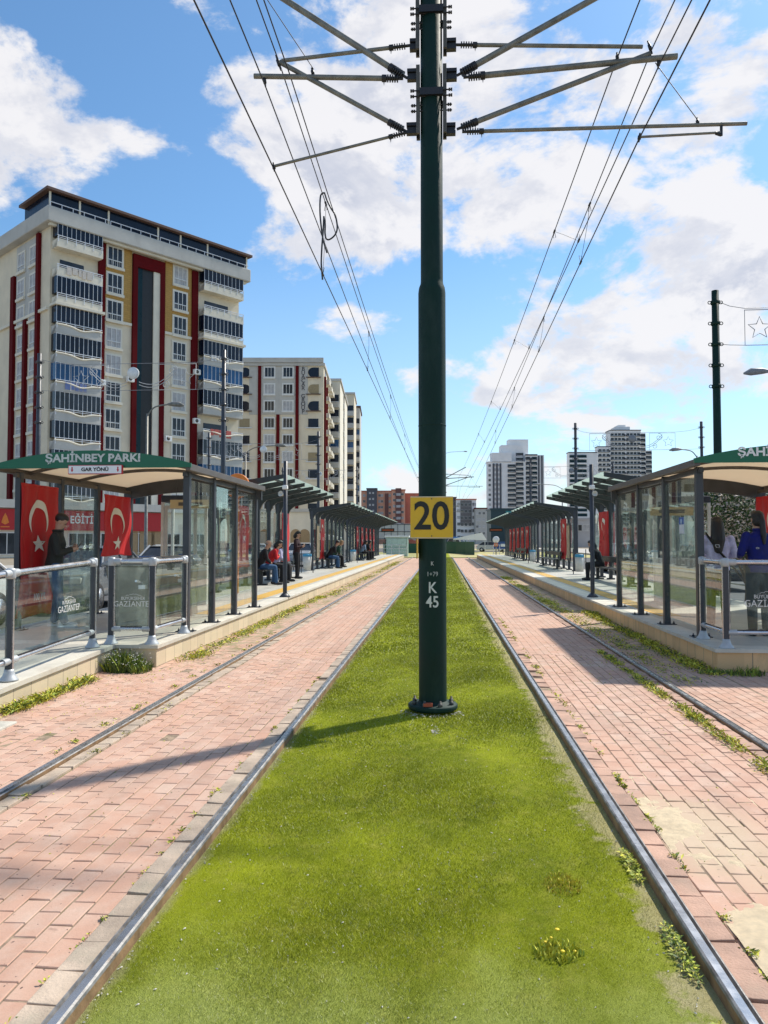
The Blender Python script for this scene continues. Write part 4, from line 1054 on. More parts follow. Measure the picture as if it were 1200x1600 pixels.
for (x, y, z, lab) in ((-5.0, 15.0, 2.25, 'small beige notice hung inside the left shelter'), (4.55, 15.6, 2.1, 'small beige notice hung inside the right shelter')):
    e = empty('hanging_notice', (x, y, z)); inst(b_.build('board', pm('beige_notice', (.50, .42, .25), .6), e), (0, 0, 0), e) if False else b_.build('board', pm('beige_notice', (.50, .42, .25), .6), e)
    MB().box(-.25, .25, -.004, -.001, .05, .12).build('print', brown_steel, e); 
    h_ = MB(); h_.tube([(-.3, .01, .17), (-.3, .01, .42)], .006); h_.tube([(.3, .01, .17), (.3, .01, .42)], .006); h_.build('hanger', dark_steel, e); tag(e, lab, 'notice')
bin_blue = pm('bin_blue', (.05, .28, .45), .5)
def bin_(loc, label, hgt=.95):
    e = empty('litter_bin', loc)
    b_ = MB(); b_.lathe([(0, .12), (.19, .12), (.22, hgt-.12), (.20, hgt-.12), (0, hgt-.2)], n=16); b_.build('bucket', offwhite, e)
    b_ = MB(); b_.lathe([(.225, hgt-.13), (.23, hgt-.08), (.21, hgt), (0, hgt+.01)], n=16); b_.build('lid', bin_blue, e)
    for x in (-.30, .30): b_ = MB(); b_.tube([(x, 0, 0), (x, 0, hgt+.25)], .022, 8); b_.build('post', dark_steel, e)
    e.scale = (.82, .82, .82); tag(e, label, 'bin', 'litter bins on the platforms')
bin_((-5.55, 31.5, PZ), 'white litter bin with blue lid on the left platform between canopies')
bin_((5.45, 31.0, PZ), 'white litter bin with blue lid on the right platform between canopies')
bin_((-5.3, 45.9, PZ), 'far white litter bin with blue lid on the left platform'); bin_((5.35, 45.9, PZ), 'far white litter bin with blue lid on the right platform')

# orange round sign behind the left shelter
e = empty('round_sign', (-5.35, 19.0, PZ)); c_ = at(371, 752, Y=19.0); e.location.x = c_.x
MB().tube([(0, 0, 0), (0, 0, 2.4)], .05, 10).build('pole', orange, e)
b_ = MB(); b_.lathe([(0, -.045), (.30, -.045), (.315, -.03), (.315, .03), (.30, .045), (0, .045)], (0, 0, c_.z-PZ-.12), 40, axis='Y'); b_.build('disc', orange, e, bevel=.004)
tag(e, 'round orange disc sign showing above the left shelter roof', 'sign')
# ------------------------------------------------------------------ people
def remesh(mb, vox, sm=2):
    me = bpy.data.meshes.new('t'); me.from_pydata(mb.v, [], mb.f); o = bpy.data.objects.new('t', me); COL.objects.link(o)
    bm = bmesh.new(); bm.from_mesh(me); bmesh.ops.recalc_face_normals(bm, faces=bm.faces); bm.to_mesh(me); bm.free()
    m = o.modifiers.new('r', 'REMESH'); m.mode = 'VOXEL'; m.voxel_size = vox
    if sm: k = o.modifiers.new('s', 'SMOOTH'); k.factor = .5; k.iterations = sm
    r = bpy.data.meshes.new_from_object(o.evaluated_get(bpy.context.evaluated_depsgraph_get()))
    bpy.data.objects.remove(o); bpy.data.meshes.remove(me)
    for p in r.polygons: p.use_smooth = True
    return r
def ball(mb, c, r, n=12):
    rx, ry, rz = r if isinstance(r, (tuple, list)) else (r, r, r)
    vs = [(c[0], c[1], c[2]-rz)]; k = n//2
    for j in range(1, k):
        a = -math.pi/2+math.pi*j/k
        for i in range(n): q = 2*math.pi*i/n; vs.append((c[0]+rx*math.cos(a)*math.cos(q), c[1]+ry*math.cos(a)*math.sin(q), c[2]+rz*math.sin(a)))
    vs.append((c[0], c[1], c[2]+rz)); fs = [(0, 1+(i+1) % n, 1+i) for i in range(n)]
    for j in range(k-2):
        for i in range(n): a = 1+j*n; fs.append((a+i, a+(i+1) % n, a+n+(i+1) % n, a+n+i))
    t_ = len(vs)-1; a = 1+(k-2)*n; fs += [(a+i, a+(i+1) % n, t_) for i in range(n)]
    mb.add(vs, fs, 0, True)
def limb(mb, pts, rs, n=12):
    for i in range(len(pts)-1): mb.tube([pts[i], pts[i+1]], [rs[i], rs[i+1]], n)
    for p, r in zip(pts, rs): ball(mb, p, r, n)
def torso(mb, spine, rad, side):
    """elliptical rings along the spine; rad = (half width, half depth)"""
    side = Vector(side).normalized(); n = 18; vs = []
    S_ = [Vector(p) for p in spine]
    for i, p in enumerate(S_):
        t_ = (S_[min(i+1, len(S_)-1)]-S_[max(i-1, 0)]).normalized(); f = t_.cross(side).normalized()
        for k in range(n): q = 2*math.pi*k/n; vs.append(p+side*math.cos(q)*rad[i][0]+f*math.sin(q)*rad[i][1])
    fs = [(i*n+k, i*n+(k+1) % n, (i+1)*n+(k+1) % n, (i+1)*n+k) for i in range(len(S_)-1) for k in range(n)]
    fs += [tuple(range(n))[::-1], tuple(range((len(S_)-1)*n, len(S_)*n))]
    mb.add(vs, fs, 0, True)
cloth = lambda nm, c: pm(nm, c, .85, var=.22, scale=14, bump=.4, bscale=35)
hair_black = pm('hair_black', (.012, .010, .010), .5, bump=.5, bscale=120); hair_grey = pm('hair_grey', (.25, .22, .2), .7, bump=.5, bscale=120)
hair_fair = pm('hair_fair', (.25, .14, .05), .6, bump=.5, bscale=120)
jeans = cloth('blue_jeans', (.035, .095, .20)); dark_cloth = cloth('black_cloth', (.012, .012, .015)); olive = cloth('dark_olive_jacket', (.022, .024, .020))
red_c = cloth('red_jacket', (.55, .015, .02)); blue_c = cloth('royal_blue_jacket', (.002, .006, .13)); white_c = cloth('pale_lilac_top', (.50, .48, .68)); maroon = cloth('dark_maroon', (.03, .008, .012))
green_c = cloth('dark_green_jacket', (.02, .06, .035)); light_blue = cloth('light_blue_denim', (.22, .32, .45)); grey_c = cloth('charcoal_trousers', (.025, .032, .034)); white_sh = pm('white_leather_shoe', (.62, .62, .60), .5); black_sh = pm('black_shoe', (.015, .015, .017), .5)
def person(loc, rz, J, top, bottom, shoe, hair, label, style='short', vox=.012, near=False, scale=1.0, long_coat=0, extras=()):
    """J: joints in local space, person faces +Y"""
    e = empty('person', loc, rz); e.scale = (scale,)*3; tag(e, label, 'person')
    V = {k: Vector(v) for k, v in J.items()}
    side = (V['shR']-V['shL']).normalized(); up = (V['head']-V['neck']).normalized()
    face = V['face'].normalized(); hd = V['head']; hs = face.cross(Vector((0, 0, 1))).normalized(); hu = hs.cross(face).normalized()
    chest = (V['shL']+V['shR'])/2
    sp = [V['pelvis']-Vector((0, 0, .06)), V['pelvis'], V['waist'], V['chest'], chest+Vector((0, 0, -.02)), V['neck']]
    def H(x, y, z): return hd+hs*x+face*y+hu*z
    b_ = MB()
    torso(b_, sp, [(.13, .09), (.155, .105), (.13, .095), (.155, .11), (.14, .085), (.055, .055)], side)
    limb(b_, [V['neck']-up*.03, V['neck']+up*.05, hd-hu*.05], [.058, .054, .055])
    # head
    def hball(c, r):
        k0 = len(b_.v); ball(b_, (0, 0, 0), r, 16)
        for i in range(k0, len(b_.v)):
            v = b_.v[i]; b_.v[i] = tuple(c+hs*v[0]+face*v[1]+hu*v[2])
    hball(H(0, -.012, .025), (.076, .094, .092)); hball(H(0, .018, -.045), (.055, .070, .066)); hball(H(0, .058, -.082), (.026, .022, .02))
    hball(H(0, .092, -.020), (.013, .020, .022)); hball(H(0, .078, -.058), (.026, .014, .010))
    for k in (-1, 1): hball(H(k*.078, -.008, -.012), (.010, .020, .030))
    for a in 'LR':
        limb(b_, [V['sh'+a], V['el'+a], V['wr'+a]], [.052, .040, .027])
        limb(b_, [V['hip'+a], V['kn'+a], V['an'+a]], [.085, .055, .038])
        # hand: palm, four fingers, thumb
        wd = V['wr'+a]; dr = (wd-V['el'+a]).normalized(); cur = V.get('palm'+a, Vector((0, 0, -1))).normalized()
        across = dr.cross(cur).normalized(); cur = across.cross(dr).normalized()
        limb(b_, [wd, wd+dr*.04, wd+dr*.085], [.026, .030, .028])
        for k, L_ in enumerate((.062, .074, .070, .054)):
            o_ = wd+dr*.085+across*(-.028+.0187*k); q = o_+dr*L_*.55+cur*L_*.18; limb(b_, [o_, q, q+dr*L_*.22+cur*L_*.40], [.0095, .0088, .0078], 8)
        sg_ = -1 if a == 'L' else 1; o_ = wd+dr*.03+across*(-.026)
        limb(b_, [o_, o_+dr*.03-across*.022+cur*.012, o_+dr*.058-across*.020+cur*.028], [.012, .010, .009], 8)
        fx = V.get('toe'+a, Vector((0, 1, 0))).normalized(); an = V['an'+a]
        limb(b_, [an-fx*.02+Vector((0, 0, -.04)), an+fx*.12+Vector((0, 0, -.05))], [.034, .028])
    body = bpy.data.objects.new('body', remesh(b_, .0065 if near else .009, 2)); COL.objects.link(body); body.parent = e; body.data.materials.append(skin_m)
    def child(nm, mb, mat, vx=vox, sm=2):
        o = bpy.data.objects.new(nm, remesh(mb, vx, sm)); COL.objects.link(o); o.parent = e; o.data.materials.append(mat); return o
    # eyes and brows
    b_ = MB()
    for k in (-1, 1):
        for cc, rr in ((H(k*.030, .079, .002), .008),): ball(b_, cc, rr, 8)
        b_.tube([H(k*.045, .080, .022), H(k*.018, .088, .025)], .004, 5)
    b_.tube([H(-.02, .094, -.060), H(.02, .094, -.060)], .003, 5)
    b_.build('eyes_and_mouth', hair_black, e)
    # upper garment
    b_ = MB(); low = V['pelvis']-Vector((0, 0, .06+long_coat))
    torso(b_, [low]+sp[1:5]+[V['neck']-up*.01], [(.175+long_coat*.1, .135), (.175, .13), (.155, .118), (.185, .132), (.165, .105), (.070, .068)], side)
    for a in 'LR':
        limb(b_, [V['sh'+a]-Vector((0, 0, .01)), V['el'+a], V['wr'+a]-(V['wr'+a]-V['el'+a]).normalized()*.01], [.064, .056, .042])
    child('jacket', b_, top)
    if near:
        b_ = MB(); b_.tube([V['neck']+Vector((math.cos(q)*.068, math.sin(q)*.068, .005)) for q in [i*math.pi/6 for i in range(12)]], .020, 8, closed=True); b_.build('collar', top, e)
    # trousers
    b_ = MB(); torso(b_, [V['pelvis']-Vector((0, 0, .09)), V['pelvis'], V['pelvis']*.4+V['waist']*.6], [(.165, .12), (.168, .122), (.14, .105)], side)
    for a in 'LR':
        limb(b_, [V['hip'+a], V['hip'+a].lerp(V['kn'+a], .5), V['kn'+a], V['kn'+a].lerp(V['an'+a], .45), V['an'+a]+Vector((0, 0, .01))], [.100, .090, .072, .068, .062])
    child('trousers', b_, bottom)
    for a in 'LR':
        fx = V.get('toe'+a, Vector((0, 1, 0))).normalized(); an = V['an'+a]; b_ = MB()
        sd_ = fx.cross(Vector((0, 0, 1))); z0 = an.z-.085
        pts = [an-fx*.05, an+fx*.0, an+fx*.08, an+fx*.165]
        limb(b_, [Vector((p.x, p.y, z0+h)) for p, h in zip(pts, (.052, .050, .043, .036))], [.047, .049, .044, .034])
        limb(b_, [an+Vector((0, 0, -.02)), Vector((an.x, an.y, z0+.05))], [.045, .046])
        so_ = child('shoe', b_, shoe, .007, 1)
        if near and shoe is white_sh:
            mk = [(an.x, an.y)]; b2 = MB(); c0 = Vector((an.x, an.y, z0+.055))
            for sg_ in (-1, 1):
                o2 = sd_*sg_*.049
                b2.tube([c0+o2-fx*.045+Vector((0, 0, .018)), c0+o2*1.04+fx*.005+Vector((0, 0, -.012)), c0+o2*1.0+fx*.075+Vector((0, 0, .008))], [.003, .007, .002], 6)
            b2.build('side_mark', blk, so_)
            b3 = MB(); b3.prism([tuple((Vector((an.x, an.y, 0))+fx*q+sd_*r)[:2]) for q, r in ((-.095, -.03), (-.07, -.045), (.1, -.046), (.17, -.035), (.195, 0), (.17, .035), (.1, .046), (-.07, .045), (-.095, .03))], z0, z0+.028, 'Z'); b3.build('sole', wht, so_, bevel=.004)
    # hair
    b_ = MB()
    def hb_(c, r):
        k0 = len(b_.v); ball(b_, (0, 0, 0), r, 16)
        for i in range(k0, len(b_.v)): v = b_.v[i]; b_.v[i] = tuple(c+hs*v[0]+face*v[1]+hu*v[2])
    if style in ('tail', 'long', 'bob'): hb_(H(0, -.040, -.030), (.088, .078, .085))
    if style == 'bald':
        hb_(H(0, -.045, -.005), (.080, .066, .055))
    else:
        hb_(H(0, -.030, .040), (.086, .094, .090)); hb_(H(0, -.006, .080), (.072, .084, .052))
        if style == 'long':
            limb(b_, [H(0, -.06, 0), H(0, -.085, -.12), H(0, -.10, -.26), H(0, -.10, -.40)], [.095, .105, .105, .07]); hb_(H(.06, -.02, -.05), (.035, .05, .09)); hb_(H(-.06, -.02, -.05), (.035, .05, .09))
        if style == 'tail': limb(b_, [H(0, -.09, .04), H(0, -.13, -.05), H(0, -.12, -.25), H(0, -.11, -.36)], [.045, .040, .040, .02])
        if style == 'bob': limb(b_, [H(0, -.05, 0), H(0, -.07, -.10)], [.092, .085])
        if style == 'scarf': limb(b_, [H(0, -.05, 0), H(0, -.06, -.12), V['neck']-Vector((0, 0, .06))], [.098, .10, .15]); hb_(H(0, .0, -.09), (.085, .08, .06))
    child('hair' if style != 'scarf' else 'headscarf', b_, hair, .008, 3)
    for f in extras: f(e, V, H, child)
    return e
def stand(head_tilt=.35, arms='down', lean=0.0, hand=None):
    J = dict(pelvis=(0, -.02, .96), waist=(0, 0, 1.10), chest=(0, .01+lean*.4, 1.28), neck=(0, .0+lean, 1.47), head=(0, .045+lean, 1.615), face=(0, 1, -head_tilt),
             shL=(-.185, -.01+lean, 1.40), shR=(.185, -.01+lean, 1.40), hipL=(-.09, 0, .92), hipR=(.09, 0, .92), knL=(-.10, .03, .50), knR=(.10, .03, .50), anL=(-.11, 0, .085), anR=(.11, .03, .085))
    if arms == 'phone':
        J.update(elL=(-.22, .04+lean, 1.13), elR=(.22, .04+lean, 1.13), wrL=(-.08, .20+lean, 1.20), wrR=(.08, .21+lean, 1.18), palmL=(1, 0, .4), palmR=(-1, 0, .4))
    elif arms == 'front':
        J.update(elL=(-.25, .02, 1.15), elR=(.25, .02, 1.15), wrL=(-.15, .24, 1.10), wrR=(.15, .24, 1.10), palmL=(1, 0, 0), palmR=(-1, 0, 0))
    else:
        J.update(elL=(-.25, -.02, 1.13), elR=(.25, -.02, 1.13), wrL=(-.24, .05, .90), wrR=(.24, .05, .90), palmL=(1, .3, 0), palmR=(-1, .3, 0))
    return J
def sit(tilt=.3, spread=.12, lean=.05, arms='lap', kn=.42):
    J = dict(pelvis=(0, 0, .58), waist=(0, .0+lean*.3, .72), chest=(0, .0+lean*.8, .90), neck=(0, .02+lean*1.5, 1.08), head=(0, .06+lean*1.7, 1.215), face=(0, 1, -tilt),
             shL=(-.18, .0+lean*1.3, 1.01), shR=(.18, lean*1.3, 1.01), hipL=(-.09, .03, .55), hipR=(.09, .03, .55), knL=(-spread, kn, .53), knR=(spread, kn, .53), anL=(-spread, kn-.02, .085), anR=(spread+.02, kn+.04, .085))
    J.update(elL=(-.23, .08+lean, .78), elR=(.23, .08+lean, .78))
    if arms == 'lap': J.update(wrL=(-.08, .27, .68), wrR=(.08, .28, .68), palmL=(1, 0, -.3), palmR=(-1, 0, -.3))
    if arms == 'phone': J.update(wrL=(-.07, .30, .84), wrR=(.07, .30, .82), palmL=(1, 0, .3), palmR=(-1, 0, .3))
    return J
def phone(e, V, H, child):
    c = (V['wrL']+V['wrR'])/2+Vector((0, .10, .045)); b_ = MB(); b_.obox(c, (.036, 0, 0), (0, .045, .055), (0, .004, -.004)); b_.build('phone', blk, e, bevel=.004)
def bag(e, V, H, child):
    b_ = MB(); b_.tube(bez([V['shL']+Vector((.02, .0, .075)), Vector((-.08, -.135, 1.32)), Vector((.02, -.150, 1.18)), Vector((.16, -.12, 1.02)), Vector((.22, 0, .95))]), .018, 8); b_.build('bag_strap', blk, e)
    b_ = MB(); b_.tube([Vector((-.05, -.165, 1.30)), Vector((.0, -.17, 1.30)), Vector((.01, -.172, 1.26)), Vector((-.04, -.170, 1.26))], .006, 6, closed=True); b_.build('buckle', alu, e)
def logo(e, V, H, child):
    b_ = MB(); b_.tube([(-.10+.022*math.cos(q), -.140, 1.22+.010*math.sin(q)) for q in [i*math.pi/5 for i in range(10)]], .003, 5, closed=True); b_.build('back_logo', offwhite, e)
J = stand(.75, 'phone', lean=.03); J['knR'] = (.10, .06, .50); J['anR'] = (.12, .16, .085); J['anL'] = (-.10, -.02, .085)
person((-5.94, 11.45, PZ), R_(-72), J, olive, jeans, white_sh, hair_black, 'young man in dark jacket and jeans standing with a phone before the flag', vox=.011, near=True, extras=(phone,))
J = stand(.1, 'front'); person((4.17, 12.0, PZ), R_(-12), J, white_c, dark_cloth, black_sh, hair_black, 'person with long black hair, pale lilac top and dark shoulder strap', style='long', near=True, scale=.97, extras=(bag,))
J = stand(.2, 'front'); person((4.42, 11.1, PZ), R_(8), J, blue_c, grey_c, black_sh, hair_black, 'person in royal blue jacket seen from behind, dark ponytail', style='tail', near=True, scale=1.0, long_coat=.02, extras=(logo,))
def seated(x, y, rz, J, *a, **k): return person((x, y, PZ), rz, J, *a, **k)
seated(-5.42, 22.75, R_(-75), sit(.55, .11, .10), dark_cloth, jeans, black_sh, hair_grey, 'older balding man in black jacket and jeans sitting on the left bench', style='bald')
seated(-5.40, 23.75, R_(-80), sit(.6, .10, .16, 'phone'), red_c, dark_cloth, black_sh, hair_black, 'person in bright red jacket sitting next to the balding man', style='bob')
seated(-5.40, 24.75, R_(-85), sit(.5, .10, .12), white_c, dark_cloth, black_sh, hair_black, 'dark haired person in a pale top seated beyond the red jacket', style='long')
J = stand(.5, 'phone'); person((-5.05, 26.6, PZ), R_(-95), J, maroon, dark_cloth, black_sh, hair_black, 'person in dark maroon top standing and looking at a phone', style='bob', scale=.95, extras=(phone,))
seated(-5.40, 36.6, R_(-80), sit(.7, .12, .22, 'phone'), dark_cloth, jeans, black_sh, hair_black, 'man in black jacket and jeans hunched over his phone, second canopy', style='short')
seated(-5.40, 38.3, R_(-80), sit(.4, .10, .2), green_c, dark_cloth, black_sh, hair_fair, 'fair haired person in dark green jacket on the second left bench', style='bob')
seated(-5.40, 51.8, R_(-80), sit(.4, .10, .15), light_blue, dark_cloth, black_sh, hair_black, 'person in light blue denim on the farthest left bench', style='long')
seated(-5.38, 53.6, R_(-80), sit(.5, .12, .2), dark_cloth, dark_cloth, black_sh, hair_black, 'person all in black, nearer of two on the farthest left bench', style='long')
seated(-5.38, 55.1, R_(-80), sit(.5, .12, .1), grey_c, dark_cloth, black_sh, hair_black, 'person in charcoal grey, last one on the farthest left bench', style='bob')
seated(5.30, 26.2, R_(70), sit(.5, .14, .15), dark_cloth, dark_cloth, black_sh, hair_black, 'person in black headscarf and coat sitting under the first right canopy', style='scarf', long_coat=.05)
# ------------------------------------------------------------------ buildings
beige = pm('cream_render', (.68, .60, .46), .85, var=.08, scale=.5, dirt=((.48, .42, .33), .5, .35))
beige2 = pm('pale_render', (.70, .65, .54), .85, var=.08, scale=.5, dirt=((.42, .39, .34), .5, .4))
greyr = pm('grey_render', (.47, .46, .43), .85, var=.08, scale=.5, dirt=((.2, .2, .19), .6, .3))
red_r = pm('dark_red_cladding', (.105, .004, .006), .85, var=.08, scale=1, spec=.15)
glz = pm('dark_blue_glazing', (.006, .012, .026), .16, var=.4, scale=.35, spec=.28)
glz2 = pm('window_pane', (.03, .036, .045), .14, var=.5, scale=.6, spec=.35)
glz3 = pm('bright_blue_glazing', (.012, .07, .18), .14, var=.3, scale=.5, spec=.4)
curtain = pm('net_curtain', (.42, .42, .43), .7, var=.25, scale=1.1)
teal_g = pm('teal_curtain_wall', (.005, .028, .036), .3, var=.3, scale=.3, spec=.18)
rail_w = pm('balcony_rail_white', (.70, .72, .76), .45)
frame_w = pm('window_frame_white', (.68, .68, .66), .5)
roof_b = pm('brown_roof_edge', (.11, .06, .045), .7)
stone = tile_mat('golden_split_stone', (.42, .25, .07), .55, .22, 'XZ', joint=(.2, .11, .03), stain=.6, stainc=(.24, .13, .04), size=.02, off=.5, rough=.8)
brickp = pm('far_brick_orange', (.72, .37, .25), .85, var=.1, scale=.2); brickr = pm('far_brick_red', (.55, .18, .12), .85, var=.1, scale=.2)
white_r = pm('white_render', (.80, .79, .78), .8, var=.06, scale=.2); dark_r = pm('anthracite_render', (.075, .078, .095), .6, var=.1, scale=.3)  # anthracite lightened: distance haze put into the colour
AB = math.atan2(.786, .618)
def on_front(root, px, py, y0=0.0):
    """local (x, z) where a sight line meets the facade plane local y = y0"""
    inv = Matrix.Rotation(-root.rotation_euler.z, 3, 'Z'); o = inv @ (Vector((0, 0, 1.6))-root.location); d_ = inv @ ray(px, py)
    t_ = (y0-o.y)/d_.y; p = o+d_*t_; return p.x, p.z
def on_side(root, px, py, x0=0.0):
    inv = Matrix.Rotation(-root.rotation_euler.z, 3, 'Z'); o = inv @ (Vector((0, 0, 1.6))-root.location); d_ = inv @ ray(px, py)
    t_ = (x0-o.x)/d_.x; p = o+d_*t_; return p.y, p.z
def window_mesh(w_, h, fr, gl, parts=3, sur=None, sill=True, cut=.0):
    """faces -Y, centred; frame, mullions, panes and sill"""
    b_ = MB(); b_.box(-w_/2+.04, w_/2-.04, -.03, .02, -h/2+.04, h/2-.04, 1)
    f = .07
    b_.box(-w_/2, w_/2, -.09, .0, h/2-f, h/2, 0); b_.box(-w_/2, w_/2, -.09, .0, -h/2, -h/2+f, 0)
    for k in range(parts+1):
        x = -w_/2+f/2+(w_-f)*k/parts; b_.box(x-f/2, x+f/2, -.088, -.0, -h/2+f, h/2-f, 0)
    if cut:
        z = -h/2+h*cut; b_.box(-w_/2+f, w_/2-f, -.085, 0, z-.03, z+.03, 0)
        for k in range(7): x = -w_/2+w_*(k+.5)/7; b_.box(x-.012, x+.012, -.13, -.11, -h/2+.05, z-.05, 0)
        b_.box(-w_/2, w_/2, -.135, -.105, z-.09, z-.05, 0)
    if sur:
        s_ = .16
        b_.box(-w_/2-s_, -w_/2-.002, -.06, 0, -h/2-.0, h/2+.0, 2); b_.box(w_/2+.002, w_/2+s_, -.06, 0, -h/2, h/2, 2); b_.box(-w_/2-s_, w_/2+s_, -.062, 0, h/2+.002, h/2+s_, 2)
    if sill: b_.box(-w_/2-.2, w_/2+.2, -.22, 0, -h/2-.30, -h/2-.004, 2)
    return b_
# ---- tower A: tall block on the left, turned to the street
TA = empty('apartment_tower', (-40.5, 76.0, 0), AB); tag(TA, 'tall cream, red and gold apartment tower with wavy grey balconies', 'building')
ax = lambda px, py=620: on_front(TA, px, py)[0]
WA = ax(372); ZT = 34.4
MB().box(0, WA, 0, 15, 0, ZT).build('wall', beige, TA)
# cornice, attic glazing, roof
CO = MB(); CO.box(-.9, WA+.9, -1.3, 15.6, ZT, 36.0); CO.build('cornice', greyr, TA, bevel=.1)
MB().box(-.5, WA+.5, -.9, -.5, ZT-.25, ZT-.01).build('cornice_moulding', beige2, TA)
ph = MB(); AD = on_side(TA, 47, 330)[0]; ph.box(-.55, WA+.5, -.95, AD, 36.0, 37.55, 0); ph.build('attic_glazing', glz, TA)
for x in (-.56, ax(118, 330), ax(163, 330), ax(240, 360), ax(275, 370), ax(317, 380), WA+.45):
    MB().box(x-.10, x+.10, -1.02, -.95, 36.0, 37.55).build('attic_mullion', beige2, TA)
rf = MB(); rf.box(-1.1, WA+1.0, -1.5, AD+.3, 37.552, 37.85, 0); rf.build('roof', roof_b, TA, bevel=.03)
for x0, x1 in ((-.6, ax(163, 330)), (ax(165, 330), ax(240, 360)), (ax(242, 360), WA+.6)):
    b_ = MB(); b_.box(x0, x1, -1.22, -1.16, 36.38, 36.45)
    k = x0
    while k < x1: b_.box(k-.03, k+.03, -1.21, -1.17, 36.0, 36.38); k += 1.2
    b_.build('attic_railing', rail_w, TA)
MB().lathe([(0, 37.8), (.25, 37.85), (.25, 38.5), (0, 38.5)], (ax(232, 350), 3, 0), 10).build('chimney', greyr, TA)
# vertical red fins and window bays
def fin(px0, px1, z1, z0=0, mat=red_r, name='red_pilaster', dep=.35):
    return MB().box(ax(px0), ax(px1), -dep, 0, z0, z1).build(name, mat, TA)
fin(150, 160, ZT-.3); fin(297, 306, ZT-.3); fin(204, 211, ZT-1.8); fin(247, 254, ZT-1.8)
MB().box(ax(204), ax(254), -.353, 0, ZT-1.79, ZT-.4).build('red_lintel', red_r, TA)
MB().box(ax(211)+.005, ax(220), -.06, .0, 0, ZT-1.8).build('stair_glazing', teal_g, TA)
MB().box(ax(220), ax(237), -.05, .0, 0, ZT-1.8).build('stair_glazing', blk, TA)
MB().box(ax(237), ax(247)-.005, -.2, 0, 0, ZT-1.8).build('pier', beige2, TA)
SG = tile_mat('golden_stone_tower', (.46, .27, .07), .5, .24, 'YZ', joint=(.33, .18, .05), stain=.85, stainc=(.24, .12, .03), size=.02, off=.5, rough=.8)
MB().box(ax(160)+.005, ax(203)-.005, -.12, 0, 26.0, ZT-.01).build('gold_cladding', SG, TA)
MB().box(ax(255)+.005, ax(297)-.005, -.12, 0, 26.0, ZT-.01).build('gold_cladding', SG, TA)
MB().box(ax(160)+.005, ax(203)-.005, -.25, 0, 25.7, 25.995).build('string_course', beige2, TA)
MB().box(ax(255)+.005, ax(297)-.005, -.25, 0, 25.7, 25.995).build('string_course', beige2, TA)
wmA = [window_mesh(1.75, 2.15, frame_w, g_, 3, True, True, .32).build('window', [frame_w, g_, beige2], TA) for g_ in (glz2, curtain)]
for k in range(10):
    for j, px in enumerate((176, 279)):
        loc = (ax(px), -.125 if k < 3 else -.01, 33.0-3.0*k)
        src = wmA[(k*7+j*3) % 5 in (1, 3)]
        if not src.get('used'): src['used'] = 1; src.location = loc
        else: inst(src, loc, TA)
for o in wmA: del o['used']
rnd = random.Random(4)
def balcony(x0, x1, zr, wavy, glazed, flat_l=0.0):
    """a parapet with railing and folding glazing above"""
    n = 18; D_ = 1.15
    def wv(u): return zr-.30-(.34*math.exp(-((u-.55)/.20)**2) if wavy else 0)+(.03 if wavy else 0)
    vs = []; fs = []
    for i in range(n+1):
        u = i/n; x = x0+(x1-x0)*u; b0 = -D_-.10*math.sin(u*math.pi)*(1 if wavy else .2)
        vs += [(x, b0, zr-1.18), (x, b0, wv(u)), (x, b0+.14, wv(u)), (x, 0, zr-1.18)]
    for i in range(n):
        a = i*4; c = a+4; fs += [(a, c, c+1, a+1), (a+1, c+1, c+2, a+2), (a+2, c+2, c+3, a+3), (a+3, c+3, c, a)]
    fs += [(0, 1, 2, 3), (n*4+3, n*4+2, n*4+1, n*4)]
    b_ = MB(); b_.add(vs, fs); b_.box(x0, x0+.12, -D_+.02, 0, zr-1.17, zr-.35); b_.box(x1-.12, x1, -D_+.02, 0, zr-1.17, zr-.35)
    pa = b_.build('balcony', beige2 if not wavy else greyr, TA)
    if wavy:
        b_ = MB(); b_.tube([(x0+(x1-x0)*i/n, -D_-.10*math.sin(i/n*math.pi)-.02, wv(i/n)+.03) for i in range(n+1)], .09, 6); b_.build('coping', beige2, pa)
    b_ = MB(); yy = -D_-.02
    b_.box(x0, x1, yy-.03, yy+.03, zr-.04, zr+.03); k = x0+.1
    b_.box(x0, x1, yy-.02, yy+.02, zr-.22, zr-.17)
    while k <= x1: b_.box(k-.035, k+.035, yy-.02, yy+.02, zr-.65, zr-.04); k += .95
    b_.build('railing', rail_w, pa)
    if glazed:
        b_ = MB(); b_.box(x0+.03, x1-.03, -D_+.05, -.02, zr+.03, zr+1.80, 0); m_ = 10
        for q in range(m_+1): x = x0+.06+(x1-x0-.12)*q/m_; b_.box(x-.02, x+.02, -D_+.02, -D_+.05, zr+.03, zr+1.80, 1)
        b_.box(x0, x1, -D_+.0, -D_+.05, zr+1.76, zr+1.81, 1)
        b_.build('glazing', [glz if glazed == 1 else (glz3 if glazed == 3 else glz2), rail_w], pa)
    else:
        b_ = MB(); b_.box(x0+.8, x1-1.6, -.05, .0, zr-1.0, zr+.9); b_.build('balcony_door', glz2, pa)
xl0, xl1 = ax(78), ax(150); xr0, xr1 = ax(309), ax(371)
for k in range(10):
    zr = 33.2-3.0*k
    balcony(xl0, xl1, zr, k > 2, 0 if k == 1 else (2 if k in (6, 9) else (3 if k == 5 else 1)))
    zr2 = 33.0-3.0*k
    balcony(xr0, xr1, zr2, k > 2, 0 if k in (1, 6) else (3 if k in (8, 4) else (2 if k == 7 else 1)))
for x0, x1 in ((xl0, xl1), (xr0, xr1)): MB().box(x0-.2, x1+.2, -1.42, -.0, 25.92, 26.18).build('string_course', beige2, TA)
rnd = random.Random(12)
